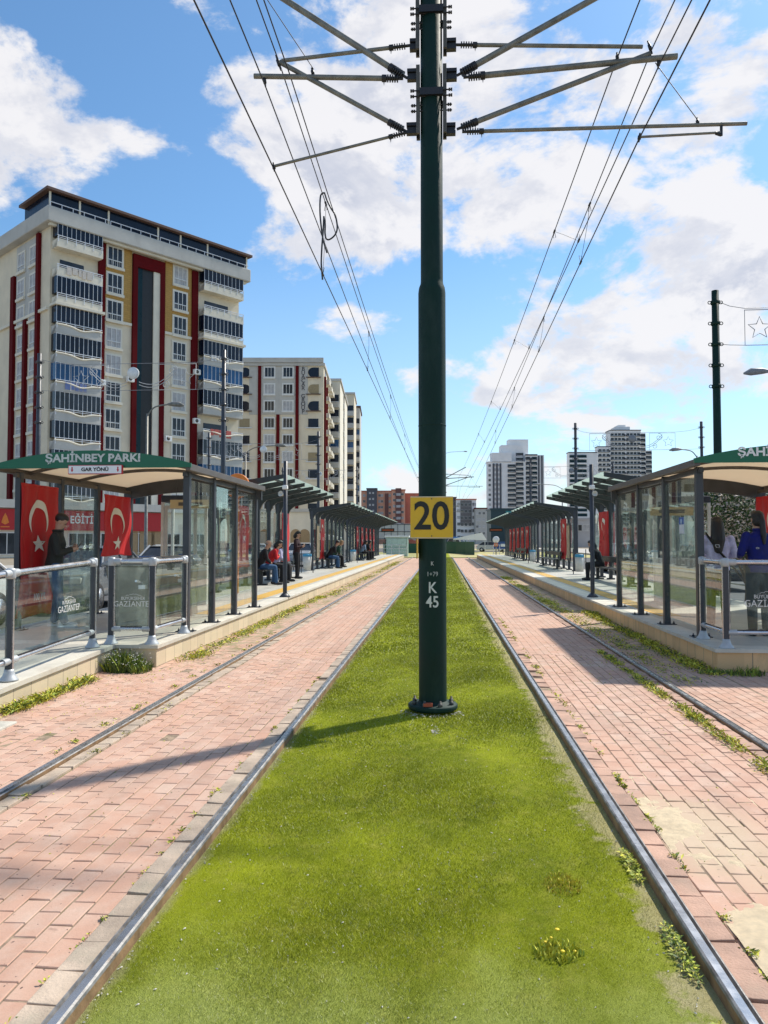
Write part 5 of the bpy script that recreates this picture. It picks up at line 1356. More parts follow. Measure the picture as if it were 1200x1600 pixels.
for px, z in ((303, 21.5), (303, 15.6), (154, 18.4), (199, 10.2), (199, 19.3), (259, 13.1), (303, 9.4)):
    x = ax(px); e_ = MB(); e_.box(x-.42, x+.42, -.80, -.36, z, z+.62); o = e_.build('air_conditioner', wht, TA, bevel=.03); e_ = MB(); e_.lathe([(0, -.812), (.22, -.812), (.22, -.802), (0, -.802)], (x-.08, 0, z+.31), 16, axis='Y'); e_.build('fan_grille', galv_dark, o)
for i, (bx_, k, cl) in enumerate(((xl0, 1, (.55, .5, .45)), (xl0, 5, (.15, .2, .4)), (xr0, 6, (.5, .12, .1)), (xr0, 3, (.6, .6, .6)))):
    z = 33.1-3*k; b_ = MB(); x = bx_+1.0
    for q in range(5): w9 = rnd.uniform(.3, .7); b_.box(x, x+w9, -1.30, -1.26, z-.65-rnd.random()*.3, z-.02); x += w9+.1
    b_.build('laundry', pm('laundry_%s' % 'abcd'[i], cl, .9), TA)
for k, z in ((0, 34), (1, 10)):
    pass
# side wall (in shade)
ay = lambda px, py=560: on_side(TA, px, py)[0]
for p0, p1, z1, z0 in ((62, 58, ZT-.2, 0), (24, 19, 31.0, 0), (43, 39, 25.5, 0)):
    MB().box(-.35, 0, min(ay(p0), ay(p1)), max(ay(p0), ay(p1)), z0, z1).build('red_pilaster', red_r, TA)
MB().box(-.10, 0, ay(57), ay(25), 25.95, ZT-.3).build('grey_panel', greyr, TA)
MB().box(-.28, 0, ay(78) if ay(78) > .2 else .2, 15, 25.6, 25.9).build('string_course', beige2, TA)
ws = window_mesh(1.7, 2.0, frame_w, curtain, 2, True, True, .3).build('window', [frame_w, curtain, beige2], TA)
first = True
for k in range(10):
    for px in (52, 33):
        loc = (-.11 if k < 3 else -.02, ay(px), 32.2-3.0*k)
        if first: ws.location = loc; ws.rotation_euler = (0, 0, -math.pi/2); first = False
        else: inst(ws, loc, TA, -math.pi/2)
# podium with shops and the red signboard
TP = empty('shop_podium', (-40.5, 76.0, 0), AB); tag(TP, 'low shop front with red signboard at the foot of the tall tower', 'building')
yp = -4.0
px_ = lambda px, py=815: on_front(TP, px, py, yp)[0]
b_ = MB(); b_.box(px_(-60), px_(340), yp+.3, -.4, 0, 4.7); b_.build('wall', beige2, TP)
MB().box(px_(-60), px_(340), yp-.4, -.4, 4.71, 5.5).build('canopy_edge', greyr, TP)
sb = MB(); zt_ = on_front(TP, 120, 798, yp)[1]; zb_ = on_front(TP, 120, 829, yp)[1]
sb.box(px_(-60), px_(262), yp, yp+.28, zb_, zt_); sgn = sb.build('signboard', pm('signboard_red', (.42, .008, .012), .5), TP)
cx_ = px_(133); text('EĞİTİM', 1.05, wht, sgn, (cx_, yp-.02, (zt_+zb_)/2+.05), offset=.02, squash=.86)
b_ = MB(); x = px_(8); zz = (zt_+zb_)/2; b_.prism([(x-.35, zz-.3), (x, zz-.5), (x+.35, zz-.3), (x+.2, zz+.2), (x, zz+.6), (x-.2, zz+.2)], yp-.02, yp-.005); b_.box(x-.4, x+.4, yp-.02, yp-.005, zz-.75, zz-.65); b_.build('emblem', orange, sgn)
wq = window_mesh(2.6, 2.1, frame_w, glz2, 3, None, False).build('shop_window', [frame_w, glz2, beige2], TP)
for i in range(14):
    x = px_(-40)+i*3.4
    if x > px_(330): break
    if i == 0: wq.location = (x, yp+.29, 1.35)
    else: inst(wq, (x, yp+.29, 1.35), TP)
for px in (205, 232, 250):
    x = px_(px); b_ = MB(); b_.prism([(x-.9, 0), (x+.9, 0), (x+.9, 2.6)]+[(x+.9*math.cos(q), 2.6+.9*math.sin(q)) for q in [math.pi*i/8 for i in range(1, 8)]]+[(x-.9, 2.6)], yp+.2, yp+.28)
    b_.build('arched_doorway', pm('doorway_tan', (.34, .24, .13), .7), TP)

# ---- generic mid and far blocks, square to the view line of the street
def block(name, px0, px1, ytop, D, depth, mat, label, cols=(), row0=None, fl=3.0, w_=1.6, h=1.5, gm=None, fm=None, rot=0.0, cat='building', parts=3, zbase=0, extra=None, skip=(), sill=False):
    c0 = Vector((FW[0], FW[1], 0)).normalized(); r0 = Vector(RT)
    q1 = c0*D+r0*((px1-600)/1200*D); q0 = c0*D+r0*((px0-600)/1200*D)
    e = empty(name, (q0.x, q0.y, 0), YAW+rot); Wd = (q1-q0).length; H_ = 1.6+(845-ytop)*D/1200
    tag(e, label, cat)
    MB().box(0, Wd, 0, depth, zbase, H_).build('wall', mat, e)
    MB().box(-.25, Wd+.25, -.3, depth+.2, H_+.003, H_+.5).build('parapet', mat if extra is None else extra, e)
    gm = gm or [glz2, curtain]; fm = fm or frame_w
    srcs = [window_mesh(w_, h, fm, g_, parts, None, sill).build('window', [fm, g_, mat], e) for g_ in gm]; used = [False]*len(srcs)
    z = H_-2.0 if row0 is None else 1.6+(845-row0)*D/1200; r = random.Random(int(px0)); cnt = 0; k = 0; rest = MB()
    while z > 2:
        for j, c in enumerate(cols):
            x = (c-px0)/1200*D
            if (k, j) in skip: continue
            if cnt >= 98:
                rest.box(x-w_/2, x+w_/2, -.06, 0, z-h/2, z+h/2); continue
            s_ = r.randrange(len(srcs))
            if not used[s_]: srcs[s_].location = (x, -.02, z); used[s_] = True
            else: inst(srcs[s_], (x, -.02, z), e)
            cnt += 1
        z -= fl; k += 1
    for u, o in zip(used, srcs):
        if not u: bpy.data.objects.remove(o)
    if rest.v: tag(rest.build('windows', gm[0], e), kind='stuff')
    e['W'] = Wd; e['H'] = H_
    return e
def fx(e, px0, D, px): return (px-px0)/1200*D
# B: grey and cream block with vertical lettering
DB = 135; B0 = 352
TB = block('apartment_block', B0, 505, 570, DB, 17, beige, 'cream and grey apartment block with dark red stripes and vertical lettering', cols=(), extra=greyr)
bx = lambda px: (px-B0)/1200*DB; bz = lambda py: 1.6+(845-py)*DB/1200
MB().box(bx(388), bx(480), -.10, 0, bz(647), bz(571)).build('grey_panel', greyr, TB)
for p0, p1, z1 in ((402, 407, bz(570)), (431, 436, bz(647)), (461, 466, bz(570))): MB().box(bx(p0), bx(p1), -.3, 0, 0, z1).build('red_pilaster', red_r, TB)
MB().box(0, bx(505), -.5, 0, bz(562)-.35, bz(562)+.5).build('cornice', greyr, TB)
src = [window_mesh(1.75, 1.75, frame_w, g_, 3, True, True).build('window', [frame_w, g_, frame_w], TB) for g_ in (glz2, curtain)]; us = [0, 0]
for k in range(9):
    for j, px in enumerate((420, 449)):
        s_ = (k+j*2) % 3 == 1; loc = (bx(px), -.11 if k < 3 else -.01, bz(580)-3.0*k)
        if not us[s_]: us[s_] = 1; src[s_].location = loc
        else: inst(src[s_], loc, TB)
# loggia openings: round-ended upper three, square below
for side, px in ((1, 381), (-1, 489)):
    for k in range(9):
        z = bz(580)-3.0*k; x = bx(px); b_ = MB()
        if k < 3: poly = [(x-side*.95, z-.85), (x+side*.1, z-.85)]+[(x+side*(.1+.85*math.sin(q)), z-.85*math.cos(q)) for q in [math.pi*i/8 for i in range(1, 8)]]+[(x+side*.1, z+.85), (x-side*.95, z+.85)]
        else: poly = [(x-.9, z-.75), (x+.9, z-.75), (x+.9, z+.75), (x-.9, z+.75)]
        b_.prism(poly, -.06, 0); o = b_.build('loggia_opening', glz if (k+side) % 4 else pm('loggia_shade', (.30, .24, .14), .8), TB)
        MB().box(x-1.3, x+1.3, -.4, -.02, z-.98, z-.86).build('sill', rail_w if k > 2 else roof_b, o)
for i, ch in enumerate('BUACAR GROUP'):
    if ch != ' ': text(ch, 1.0, pm('letter_grey', (.07, .07, .08), .6), TB, (bx(473), -.13, bz(575+i*6.15)), offset=.02)
# its sunlit flank
W_ = TB['W']
for k in range(9):
    for y in (3.5, 9.5, 14):
        z = bz(580)-3.0*k; b_ = MB(); b_.box(W_, W_+.06, y-1.1, y+1.1, z-.85, z+.85, 0); b_.box(W_, W_+.9, y-1.4, y+1.4, z-1.7, z-.9, 1); b_.build('flank_balcony', [glz, beige2], TB)
for y0_, y1_ in ((.9, 1.7), (5.6, 6.4)): MB().box(W_, W_+.35, y0_, y1_, 0, bz(585)).build('red_pilaster', red_r, TB)
def balc_col(e, D, px0, cxs, ztop, n, w_, mat, gl=glz, dep=1.2, fl=3.0, rl=rail_w, ph=1.0, name='balcony'):
    for px in cxs:
        x = (px-px0)/1200*D
        for k in range(n):
            z = ztop-fl*k
            if z < 3: break
            b_ = MB(); b_.box(x-w_/2, x+w_/2, -dep, 0, z-1.5, z-1.5+ph, 0); b_.box(x-w_/2+.1, x+w_/2-.1, -.08, 0, z-.5, z+1.2, 1); b_.box(x-w_/2, x+w_/2, -dep-.03, -dep+.03, z-.5+.06, z-.5+.14, 2)
            b_.build(name, [mat, gl if (k*3+int(px)) % 5 else glz3, rl], e)
C1 = block('apartment_block', 509, 531, 594, 152, 14, beige2, 'narrow pale apartment block just right of the lettered block', cols=(), extra=greyr); balc_col(C1, 152, 509, (521,), 1.6+(845-625)*152/1200, 9, 2.2, greyr)
MB().box(-.3, (511.5-509)/1200*152, -.4, 0, 0, C1['H']-3).build('red_pilaster', red_r, C1)
C1b = block('apartment_block', 524, 538, 618, 165, 12, beige2, 'pale block with balconies tucked behind the narrow block', cols=(), extra=greyr); balc_col(C1b, 165, 524, (532,), 1.6+(845-628)*165/1200, 10, 1.7, greyr)
C2 = block('apartment_block', 536, 553, 615, 188, 14, beige, 'cream block with round topped windows further down the street', cols=(), extra=greyr); balc_col(C2, 188, 536, (546,), 1.6+(845-640)*188/1200, 10, 2.0, greyr)
C3 = block('apartment_block', 551, 562, 636, 205, 14, greyr, 'grey block with dark windows, last of the pale row', cols=(), extra=roof_b); balc_col(C3, 205, 551, (557,), 1.6+(845-660)*205/1200, 10, 1.7, greyr)
# far brick blocks
block('brick_apartment_block', 558, 578, 768, 390, 18, brickp, 'orange brick block at the left end of the distant brick row', cols=(562, 569, 575), w_=1.3, h=1.3, extra=brickr)
k_ = block('dark_apartment_block', 573, 589, 764, 386, 16, dark_r, 'narrow dark block between the distant brick blocks', cols=(578, 583), w_=.9, h=.9, gm=[curtain], extra=dark_r)
k_ = block('brick_apartment_block', 589, 612, 768, 390, 18, brickp, 'orange brick block with white windows, middle of the distant row', cols=(593, 597, 604, 609), w_=1.2, h=1.3, extra=brickr)
MB().box(fx(k_, 589, 390, 601.5), fx(k_, 589, 390, 607), -.8, 0, 0, k_['H']-1).build('balcony_stack', pm('far_brown', (.16, .07, .06), .8), k_)
k_ = block('brick_apartment_block', 612, 633, 766, 388, 18, brickp, 'orange brick block with glazed balconies next to the red end wall', cols=(616, 629), w_=1.2, h=1.3, extra=brickr)
MB().box(fx(k_, 612, 388, 618), fx(k_, 612, 388, 627), -1.2, 0, 0, k_['H']+1).build('balcony_stack', pm('far_brown', (.16, .07, .06), .8), k_)
sw = window_mesh(2.2, 1.2, frame_w, curtain, 3, None, False).build('balcony_window', [frame_w, curtain, brickp], k_)
for i in range(8):
    l_ = (fx(k_, 612, 388, 622.5), -1.22, 25-i*3)
    if i == 0: sw.location = l_
    else: inst(sw, l_, k_)
block('brick_apartment_block', 633, 655, 772, 392, 18, brickr, 'plain dark red brick end block beside the green mast', cols=(648,), w_=1.2, h=1.2, extra=brickr)
# right-hand distance
block('apartment_block', 686, 697, 770, 385, 12, brickr, 'sliver of red block just right of the green mast', cols=(692,), extra=brickr)
block('dark_apartment_block', 697, 713, 778, 352, 14, dark_r, 'dark block edge between mast and white-grey block', cols=(), extra=dark_r)
k_ = block('apartment_block', 713, 744, 781, 350, 16, white_r, 'white block with grey stone centre beyond the track bend', cols=(717, 738, 741.5), w_=1.5, h=1.4, gm=[glz2, curtain], extra=brickr)
MB().box(fx(k_, 713, 350, 719.5), fx(k_, 713, 350, 737), -.4, 0, 1.6+(845-820)*350/1200, k_['H']-.3).build('grey_panel', pm('far_grey_stone', (.16, .15, .15), .8, scale=.2), k_)
sw = window_mesh(1.3, 1.4, frame_w, glz2, 2, None, False).build('window', [frame_w, glz2, white_r], k_); i = 0
for z in range(6):
    for px in (722, 728, 734):
        l_ = (fx(k_, 713, 350, px), -.42, k_['H']-2.2-z*3)
        if i == 0: sw.location = l_
        else: inst(sw, l_, k_)
        i += 1
block('apartment_block', 743, 761, 795, 345, 5, greyr, 'small grey block with dark red roof line near the white block', cols=(746, 749.5, 756), w_=1.1, h=1.2, extra=red_r)
# white tower with black stripes
DT = 470
k_ = block('apartment_tower', 763, 822, 722, DT, 8, white_r, 'white stepped tower with black vertical stripes, left of the two white towers', cols=(765.5,), w_=1.5, h=1.6, extra=white_r)
tx = lambda px: (px-763)/1200*DT; tz = lambda py: 1.6+(845-py)*DT/1200
MB().box(tx(769), tx(800), -.3, 8, tz(722), tz(707)).build('upper_storeys', white_r, k_)
MB().box(tx(785), tx(818), 3, 12, tz(722), tz(694)).build('upper_storeys', white_r, k_); MB().box(tx(798), tx(829), 6, 14, tz(722), tz(684)).build('penthouse', white_r, k_)
for p in (771.5, 777, 782.5): MB().box(tx(p-1.3), tx(p+1.3), -.4, 0, 0, tz(724)).build('black_stripe', dark_r, k_)
for p in (774.2, 779.8):
    b_ = MB()
    for q in range(18): b_.box(tx(p-.9), tx(p+.9), -.5, 0, tz(728)-q*3, tz(728)-q*3+1.5)
    b_.build('window_column', curtain, k_)
b_ = MB(); b_.box(tx(822), tx(841), 1, 14, 0, tz(709)); b_.build('wing', white_r, k_); MB().box(tx(841), tx(852), 2, 14, 0, tz(710)).build('wing', white_r, k_)
MB().box(tx(822), tx(841), .6, 1, tz(711), tz(709)).build('roof_band', dark_r, k_)
for p in (843.5, 848.5): MB().box(tx(p-1.2), tx(p+1.2), 1.6, 2, 0, tz(711)).build('black_stripe', dark_r, k_)
MB().box(tx(829), tx(831.5), .5, 1, 0, tz(715)).build('black_stripe', dark_r, k_)
def balc_rows(e, xa_, xb_, y, z1, n, fl=3.0, mat=dark_r, win=3, wm=glz2, hgt=1.35):
    for k in range(n):
        z = z1-fl*k
        if z < 4: break
        b_ = MB(); b_.box(xa_, xb_, y-1.1, y, z-.12, z+.12, 0); b_.box(xa_, xa_+.25, y-1.1, y, z, z+1.2, 0); b_.box(xb_-.3, xb_, y-1.1, y, z, z+1.2, 0)
        for q in range(win): x = xa_+(xb_-xa_)*(q+.5)/win; b_.box(x-.9, x+.9, y-.08, y, z+.5, z+.5+hgt, 1)
        b_.build('balcony', [mat, wm], e)
balc_rows(k_, tx(794), tx(806), 0, tz(730), 17); balc_rows(k_, tx(807), tx(818), 0, tz(712), 20); balc_rows(k_, tx(823), tx(829), 1, tz(718), 19, win=2); balc_rows(k_, tx(832), tx(840), 1, tz(718), 19, win=2, wm=teal_g)
# slab tower pair at right
DE = 486
k_ = block('apartment_tower', 955, 1003, 672, DE, 10, white_r, 'tallest white tower with dark floor lines behind the right shelters', cols=(), extra=dark_r)
ex = lambda px: (px-955)/1200*DE; ez = lambda py: 1.6+(845-py)*DE/1200
MB().box(ex(1003), ex(1013), 3, 10, 0, ez(675)).build('wing', white_r, k_); MB().box(ex(1013), ex(1027), 8, 12, 0, ez(701)).build('wing', white_r, k_)
MB().box(ex(967), ex(990), 5, 15, ez(672)+.6, ez(664)).build('penthouse', white_r, k_); MB().box(ex(972), ex(984), 6, 14, ez(664), ez(661)).build('penthouse', white_r, k_)
balc_rows(k_, ex(955.5), ex(978), 0, ez(681), 24, win=4, hgt=1.4); balc_rows(k_, ex(980), ex(1002), 0, ez(681), 24, win=4, hgt=1.4); balc_rows(k_, ex(1004), ex(1012), 3, ez(681), 24, win=2, wm=glz)
balc_rows(k_, ex(1014), ex(1026), 8, ez(707), 18, win=3)
k_ = block('apartment_block', 935, 955, 698, 480, 6, white_r, 'lower white wing block left of the tallest white tower', cols=(), extra=dark_r); balc_rows(k_, .3, k_['W']-.3, 0, 1.6+(845-706)*480/1200, 20, win=3)
k_ = block('apartment_block', 890, 934, 707, 470, 6, white_r, 'white and blue glass block behind the slim dark pole', cols=(), extra=dark_r)
for q in range(17):
    z = k_['H']-3.2-q*3; b_ = MB(); b_.box(.4, fx(k_, 890, 470, 917), -.9, 0, z, z+1.7, 0); b_.box(.2, fx(k_, 890, 470, 917.5), -1.0, 0, z-.9, z, 1); b_.build('glazed_balcony', [teal_g, white_r], k_)
k_ = block('market_hall', 767, 850, 797, 210, 8, pm('petrol_cladding', (.012, .045, .06), .4, var=.1, scale=.2), 'low dark petrol-coloured hall behind the right canopies', cols=(), extra=pm('petrol_cladding', (.01, .05, .065)))
MB().box(fx(k_, 767, 210, 790), fx(k_, 767, 210, 806), -.3, 0, k_['H']-2.2, k_['H']-.2).build('teal_sign_band', pm('teal_band', (.02, .20, .22), .4), k_)
block('office_block', 850, 935, 812, 190, 16, pm('light_grey_wall', (.42, .42, .44), .8, scale=.3), 'plain light grey block seen between the right canopies', cols=(862, 880, 900, 920), w_=3, h=1.6)
block('apartment_block', 1040, 1330, 742, 150, 14, beige2, 'pale block hidden behind the right shelter', cols=(1060, 1090, 1120, 1150, 1180, 1210), w_=2.4, h=1.6)
# low wall strip of shops under block B
k_ = block('shop_row', 352, 545, 800, 118, 6, beige2, 'low cream shop row with arched doors under the lettered block', cols=(), extra=greyr)
for i, px in enumerate((372, 392, 414, 438, 462, 476, 494, 516)):
    x = fx(k_, 352, 118, px); b_ = MB(); b_.prism([(x-.8, 0), (x+.8, 0), (x+.8, 2.6)]+[(x+.8*math.cos(q), 2.6+.8*math.sin(q)) for q in [math.pi*j/8 for j in range(1, 8)]]+[(x-.8, 2.6)], -.06, 0); b_.build('arched_door', pm('doorway_tan', (.34, .24, .13), .7) if i % 3 else glz2, k_)
for o in list(bpy.data.objects):
    for kk in ('W', 'H'):
        if kk in o: del o[kk]

# ------------------------------------------------------------------ street poles, ornaments, lamps
def street_pole(x, y, h, label, r=.085, mat=dark_steel):
    e = empty('festoon_pole', (x, y, 0)); MB().lathe([(r*1.25, 0), (r*1.15, h*.4), (r, h), (0, h+.03)], n=14).build('pole', mat, e)
    for k in range(5):
        z = h-.35-k*.62
        b_ = MB(); b_.lathe([(r+.004, z-.05), (r+.03, z-.05), (r+.03, z+.05), (r+.004, z+.05)], n=12)
        for s_ in (-1, 1): b_.tube([(s_*(r+.02)+.045*math.cos(q)+s_*.045, 0, z+.045*math.sin(q)) for q in [i*math.pi/4 for i in range(8)]], .013, 5, closed=True)
        b_.build('ring_clamp', mat, e)
    return tag(e, label, 'pole', 'dark poles carrying the festoon ornaments')
POLES = [(-8.69, 30), (-16.37, 30), (-8.25, 51), (-15.75, 51), (8.04, 23), (16.2, 23), (8.35, 48.5), (16.0, 48.5), (8.45, 74), (16.2, 74), (-8.4, 76), (-15.9, 76)]
pn = ['nearer of the two big dark poles before the tall tower, at its right edge', 'dark pole in front of the shaded side of the tall tower', 'dark pole before the lettered block, right of its flank stripe', 'thin dark pole left of the lettered block, lower than its neighbour',
      'tallest dark green pole, rising above the right shelter', 'dark pole right of the frame edge, across the right road', 'slim dark pole standing before the white and blue glass block', 'slim dark pole just left of the tall green pole on the right', 'far thin pole in front of the striped white tower', 'far dark pole across the right road', 'farthest dark pole on the left, beyond the second canopy', 'far dark pole on the outer side of the left road']
for (x, y), l_ in zip(POLES, pn): street_pole(x, y, 9.25 if y == 30 else 8.95, l_, mat=pole_green if (x, y) == (8.04, 23) else dark_steel, r=.10 if (x, y) == (8.04, 23) else .085)
orn_l = pm('ornament_pale', (.50, .50, .50), .5); orn_d = pm('ornament_grey', (.22, .23, .25), .5)  # darker copy: the dark look against bright sky put into the colour
def ornament(xc, y, zc, xa_, xb_, mat, label):
    e = empty('festoon_ornament', (xc, y, zc)); L = 2.6; H_ = .52
    def T(pts, r=.014, closed=False, nm='tube_work'):
        b_ = MB(); b_.tube([(p[0], 0, p[1]) for p in pts], r, 5, closed=closed); return b_.build(nm, mat, e)
    for s_ in (-1, 1):
        T([(s_*1.05, -H_), (s_*L, -H_), (s_*L, H_), (s_*1.05, H_)], closed=True, nm='frame')
        c = (s_*(L-.42), -.02); T([(c[0]+(.34 if k % 2 == 0 else .15)*math.sin(k*math.pi/5), c[1]+(.34 if k % 2 == 0 else .15)*math.cos(k*math.pi/5)) for k in range(10)], closed=True, nm='star')
        for ph in (0, 1):
            T([(s_*(.25+t_*.0175), (-.30 if not ph else -.18)+.62*(t_/90)**1.6-.25*math.sin(t_/90*3.1)) for t_ in range(0, 91, 6)], .013, nm='scroll')
        T([(s_*(1.62+(.05+.20*q/20)*math.cos(q*.42)), .26+(.05+.20*q/20)*math.sin(q*.42)) for q in range(20)], .013, nm='scroll')
        T([(s_*(1.35+(.04+.14*q/20)*math.cos(q*.42)), -.30+(.04+.14*q/20)*math.sin(q*.42)) for q in range(20)], .013, nm='scroll')
    b_ = MB(); b_.lathe([(0, -.03), (.24, -.03), (.24, .03), (0, .03)], (0, 0, .18), 24, axis='Y'); b_.build('disc', wht if mat is orn_l else mat, e)
    b_ = MB(); 
    for z_, h0 in ((H_+.05, .25), (-H_, .05)):
        for x_, s_ in ((xa_-xc, -1), (xb_-xc, 1)): b_.tube([(s_*L, 0, z_), ((s_*L+x_)/2, 0, z_+h0*.3), (x_, 0, z_+h0)], .009, 5)
        b_.tube([(-L, 0, z_), (L, 0, z_)], .011, 5)
    b_.build('span_wire', orn_d, e)
    tag(e, label, 'festoon ornament', 'star and scroll festoon ornaments strung between poles')
def orn_at(y, xa_, xb_, mat, label, zc=8.1, shift=0): ornament((xa_+xb_)/2+shift, y, zc, xa_, xb_, mat, label)
orn_at(30, -16.37, -8.69, orn_l, 'pale star and scroll festoon with white disc before the tall tower', 8.2, .1)
orn_at(51, -15.75, -8.25, orn_l, 'pale star festoon strung before the lettered block', 7.6)
orn_at(76, -15.9, -8.4, orn_l, 'small pale festoon far down the left road')
orn_at(23, 8.04, 16.2, orn_d, 'grey star festoon cut by the right frame edge, beside the tall green pole', 7.84, -.65)
orn_at(48.5, 8.35, 16.0, orn_d, 'grey star festoon crossing the tallest white tower', 7.75, -.36)
orn_at(74, 8.45, 16.2, orn_d, 'small grey festoon between the two groups of white towers')
def lamp(x, y, h, dirx, label, arm=1.8, mat=galv, dbl=False):
    e = empty('street_lamp', (x, y, 0)); MB().lathe([(.09, 0), (.05, h), (0, h)], n=12).build('pole', mat, e)
    for s_ in ((dirx, -dirx) if dbl else (dirx,)):
        b_ = MB(); b_.tube(bez([(0, 0, h-.1), (s_*arm*.35, 0, h+.30), (s_*arm, 0, h+.42)]), .035, 8); b_.build('arm', mat, e)
        b_ = MB(); b_.tube([(s_*(arm-.05), 0, h+.42), (s_*(arm+.15), 0, h+.43), (s_*(arm+.5), 0, h+.41), (s_*(arm+.72), 0, h+.36)], [.05, .10, .12, .03], 10); b_.build('lamp_head', mat, e)
    tag(e, label, 'street lamp', 'curved arm street lamps')
lamp(-13.4, 34, 7.4, 1, 'grey street lamp standing in front of the tall tower recess', 1.0)
lamp(-14.0, 54, 8, 1, 'grey street lamp beside the lettered block', 2.2)
lamp(.35, 150, 18.6, 1, 'double armed far street lamp straight behind the green mast', 4.0, orn_d, dbl=True)
lamp(12.5, 25, 6.55, -1, 'street lamp reaching in from the right frame edge', 2.2, orn_d)
lamp(16.2, 50, 7.0, -1, 'street lamp head just left of the right shelter roof', 1.0, orn_d)
lamp(13.0, 84, 7.3, -1, 'small far street lamp above the right canopies', 2.4, orn_d)

# ------------------------------------------------------------------ cars
tyre = pm('tyre', (.015, .015, .016), .8)
def car(x, y, rz, paint, label, van=False):
    e = empty('parked_car', (x, y, 0), rz); h = 1.47 if not van else 1.95; mat = pm(*paint, .25, coat=.8, var=.03)
    body = [(-2.10, .32), (-2.14, .62), (-2.02, .88), (-1.0, 1.0), (1.75, 1.0), (2.02, .92), (2.10, .55), (2.04, .30)]
    def lay(prof, w0, w1, z0, z1):
        vs = []; n = len(prof)
        for sx_ in (-1, 1):
            for yy, zz in prof: t_ = (zz-z0)/(z1-z0); vs.append((sx_*(w0+(w1-w0)*t_), yy, zz))
        fs = [tuple(range(n)), tuple(range(2*n-1, n-1, -1))]+[(i, i+n, (i+1) % n+n, (i+1) % n) for i in range(n)]
        return vs, fs
    b_ = MB(); b_.add(*lay(body, .88, .84, .3, 1.0)); b_.build('body', mat, e, bevel=.06)
    cab = [(-1.05, .985), (-.35, h-.05), (.1, h), (1.15, h-.02), (1.85, 1.02), (1.80, .985)]
    b_ = MB(); b_.add(*lay(cab, .80, .60, .98, h)); b_.build('windows', glz2, e, bevel=.03)
    b_ = MB(); b_.add(*lay([(-.42, h-.045), (.1, h+.012), (1.16, h-.008), (1.22, h-.06)], .60, .61, h-.06, h)); b_.build('roof', mat, e, bevel=.02)
    for s_ in (-1, 1):
        for yy, y2 in ((-.98, -.38), (.45, .45), (1.82, 1.2)):
            b_ = MB(); b_.tube([(s_*.805, yy, 1.0), (s_*.61, y2, h-.02)], .03, 6); b_.build('pillar', mat, e)
        MB().box(s_*.84, s_*.98, -.85, -.68, .95, 1.08).build('mirror', mat, e, bevel=.03)
        for yy in (-1.35, 1.35):
            w2 = MB(); w2.lathe([(0, -.10), (.20, -.11), (.31, -.10), (.325, -.06), (.325, .06), (.31, .10), (.2, .11), (0, .10)], (s_*.80, yy, .325), 20, axis='X'); wo_ = w2.build('wheel', tyre, e)
            w2 = MB(); w2.lathe([(0, -.01), (.19, 0), (.20, .012), (0, .02)], (s_*.905, yy, .325), 14, axis='X'); w2.build('rim', alu, wo_)
        MB().box(s_*.55, s_*.80, -2.13, -2.02, .66, .80).build('headlight', offwhite, e, bevel=.02); MB().box(s_*.60, s_*.82, 2.00, 2.10, .70, .86).build('tail_light', red_paint, e, bevel=.02)
    tag(e, label, 'car', 'cars along the two roads')
grey_p = ('car_grey', (.16, .17, .18)); white_p = ('car_white', (.70, .70, .70)); silver_p = ('car_silver', (.40, .41, .42)); dark_p = ('car_dark', (.02, .025, .03))
car(-8.7, 18.2, R_(3), grey_p, 'grey hatchback parked behind the standing man with the phone')
car(-9.1, 12.4, R_(0), white_p, 'white car parked behind the left end of the left shelter')
car(-8.8, 24.6, R_(0), silver_p, 'silver car parked behind the left ticket booth')
car(-8.9, 36.0, R_(2), white_p, 'white car behind the first left canopy'); car(-12.6, 44, R_(0), dark_p, 'dark car on the left road behind the canopies')
car(-9.0, 49, R_(0), silver_p, 'silver car behind the second left canopy')
car(9.2, 17.0, R_(0), white_p, 'white car seen through the glass of the right shelter'); car(9.2, 27, R_(0), dark_p, 'dark car behind the first right canopy')
car(9.3, 39.5, R_(0), silver_p, 'silver car behind the second right canopy'); car(13.4, 56, R_(0), white_p, 'white car far along the right road')
car(2.5, 118, R_(60), white_p, 'white car crossing beyond the end of the tracks', van=True); car(7.2, 112, R_(80), silver_p, 'silver car beyond the right platform end')

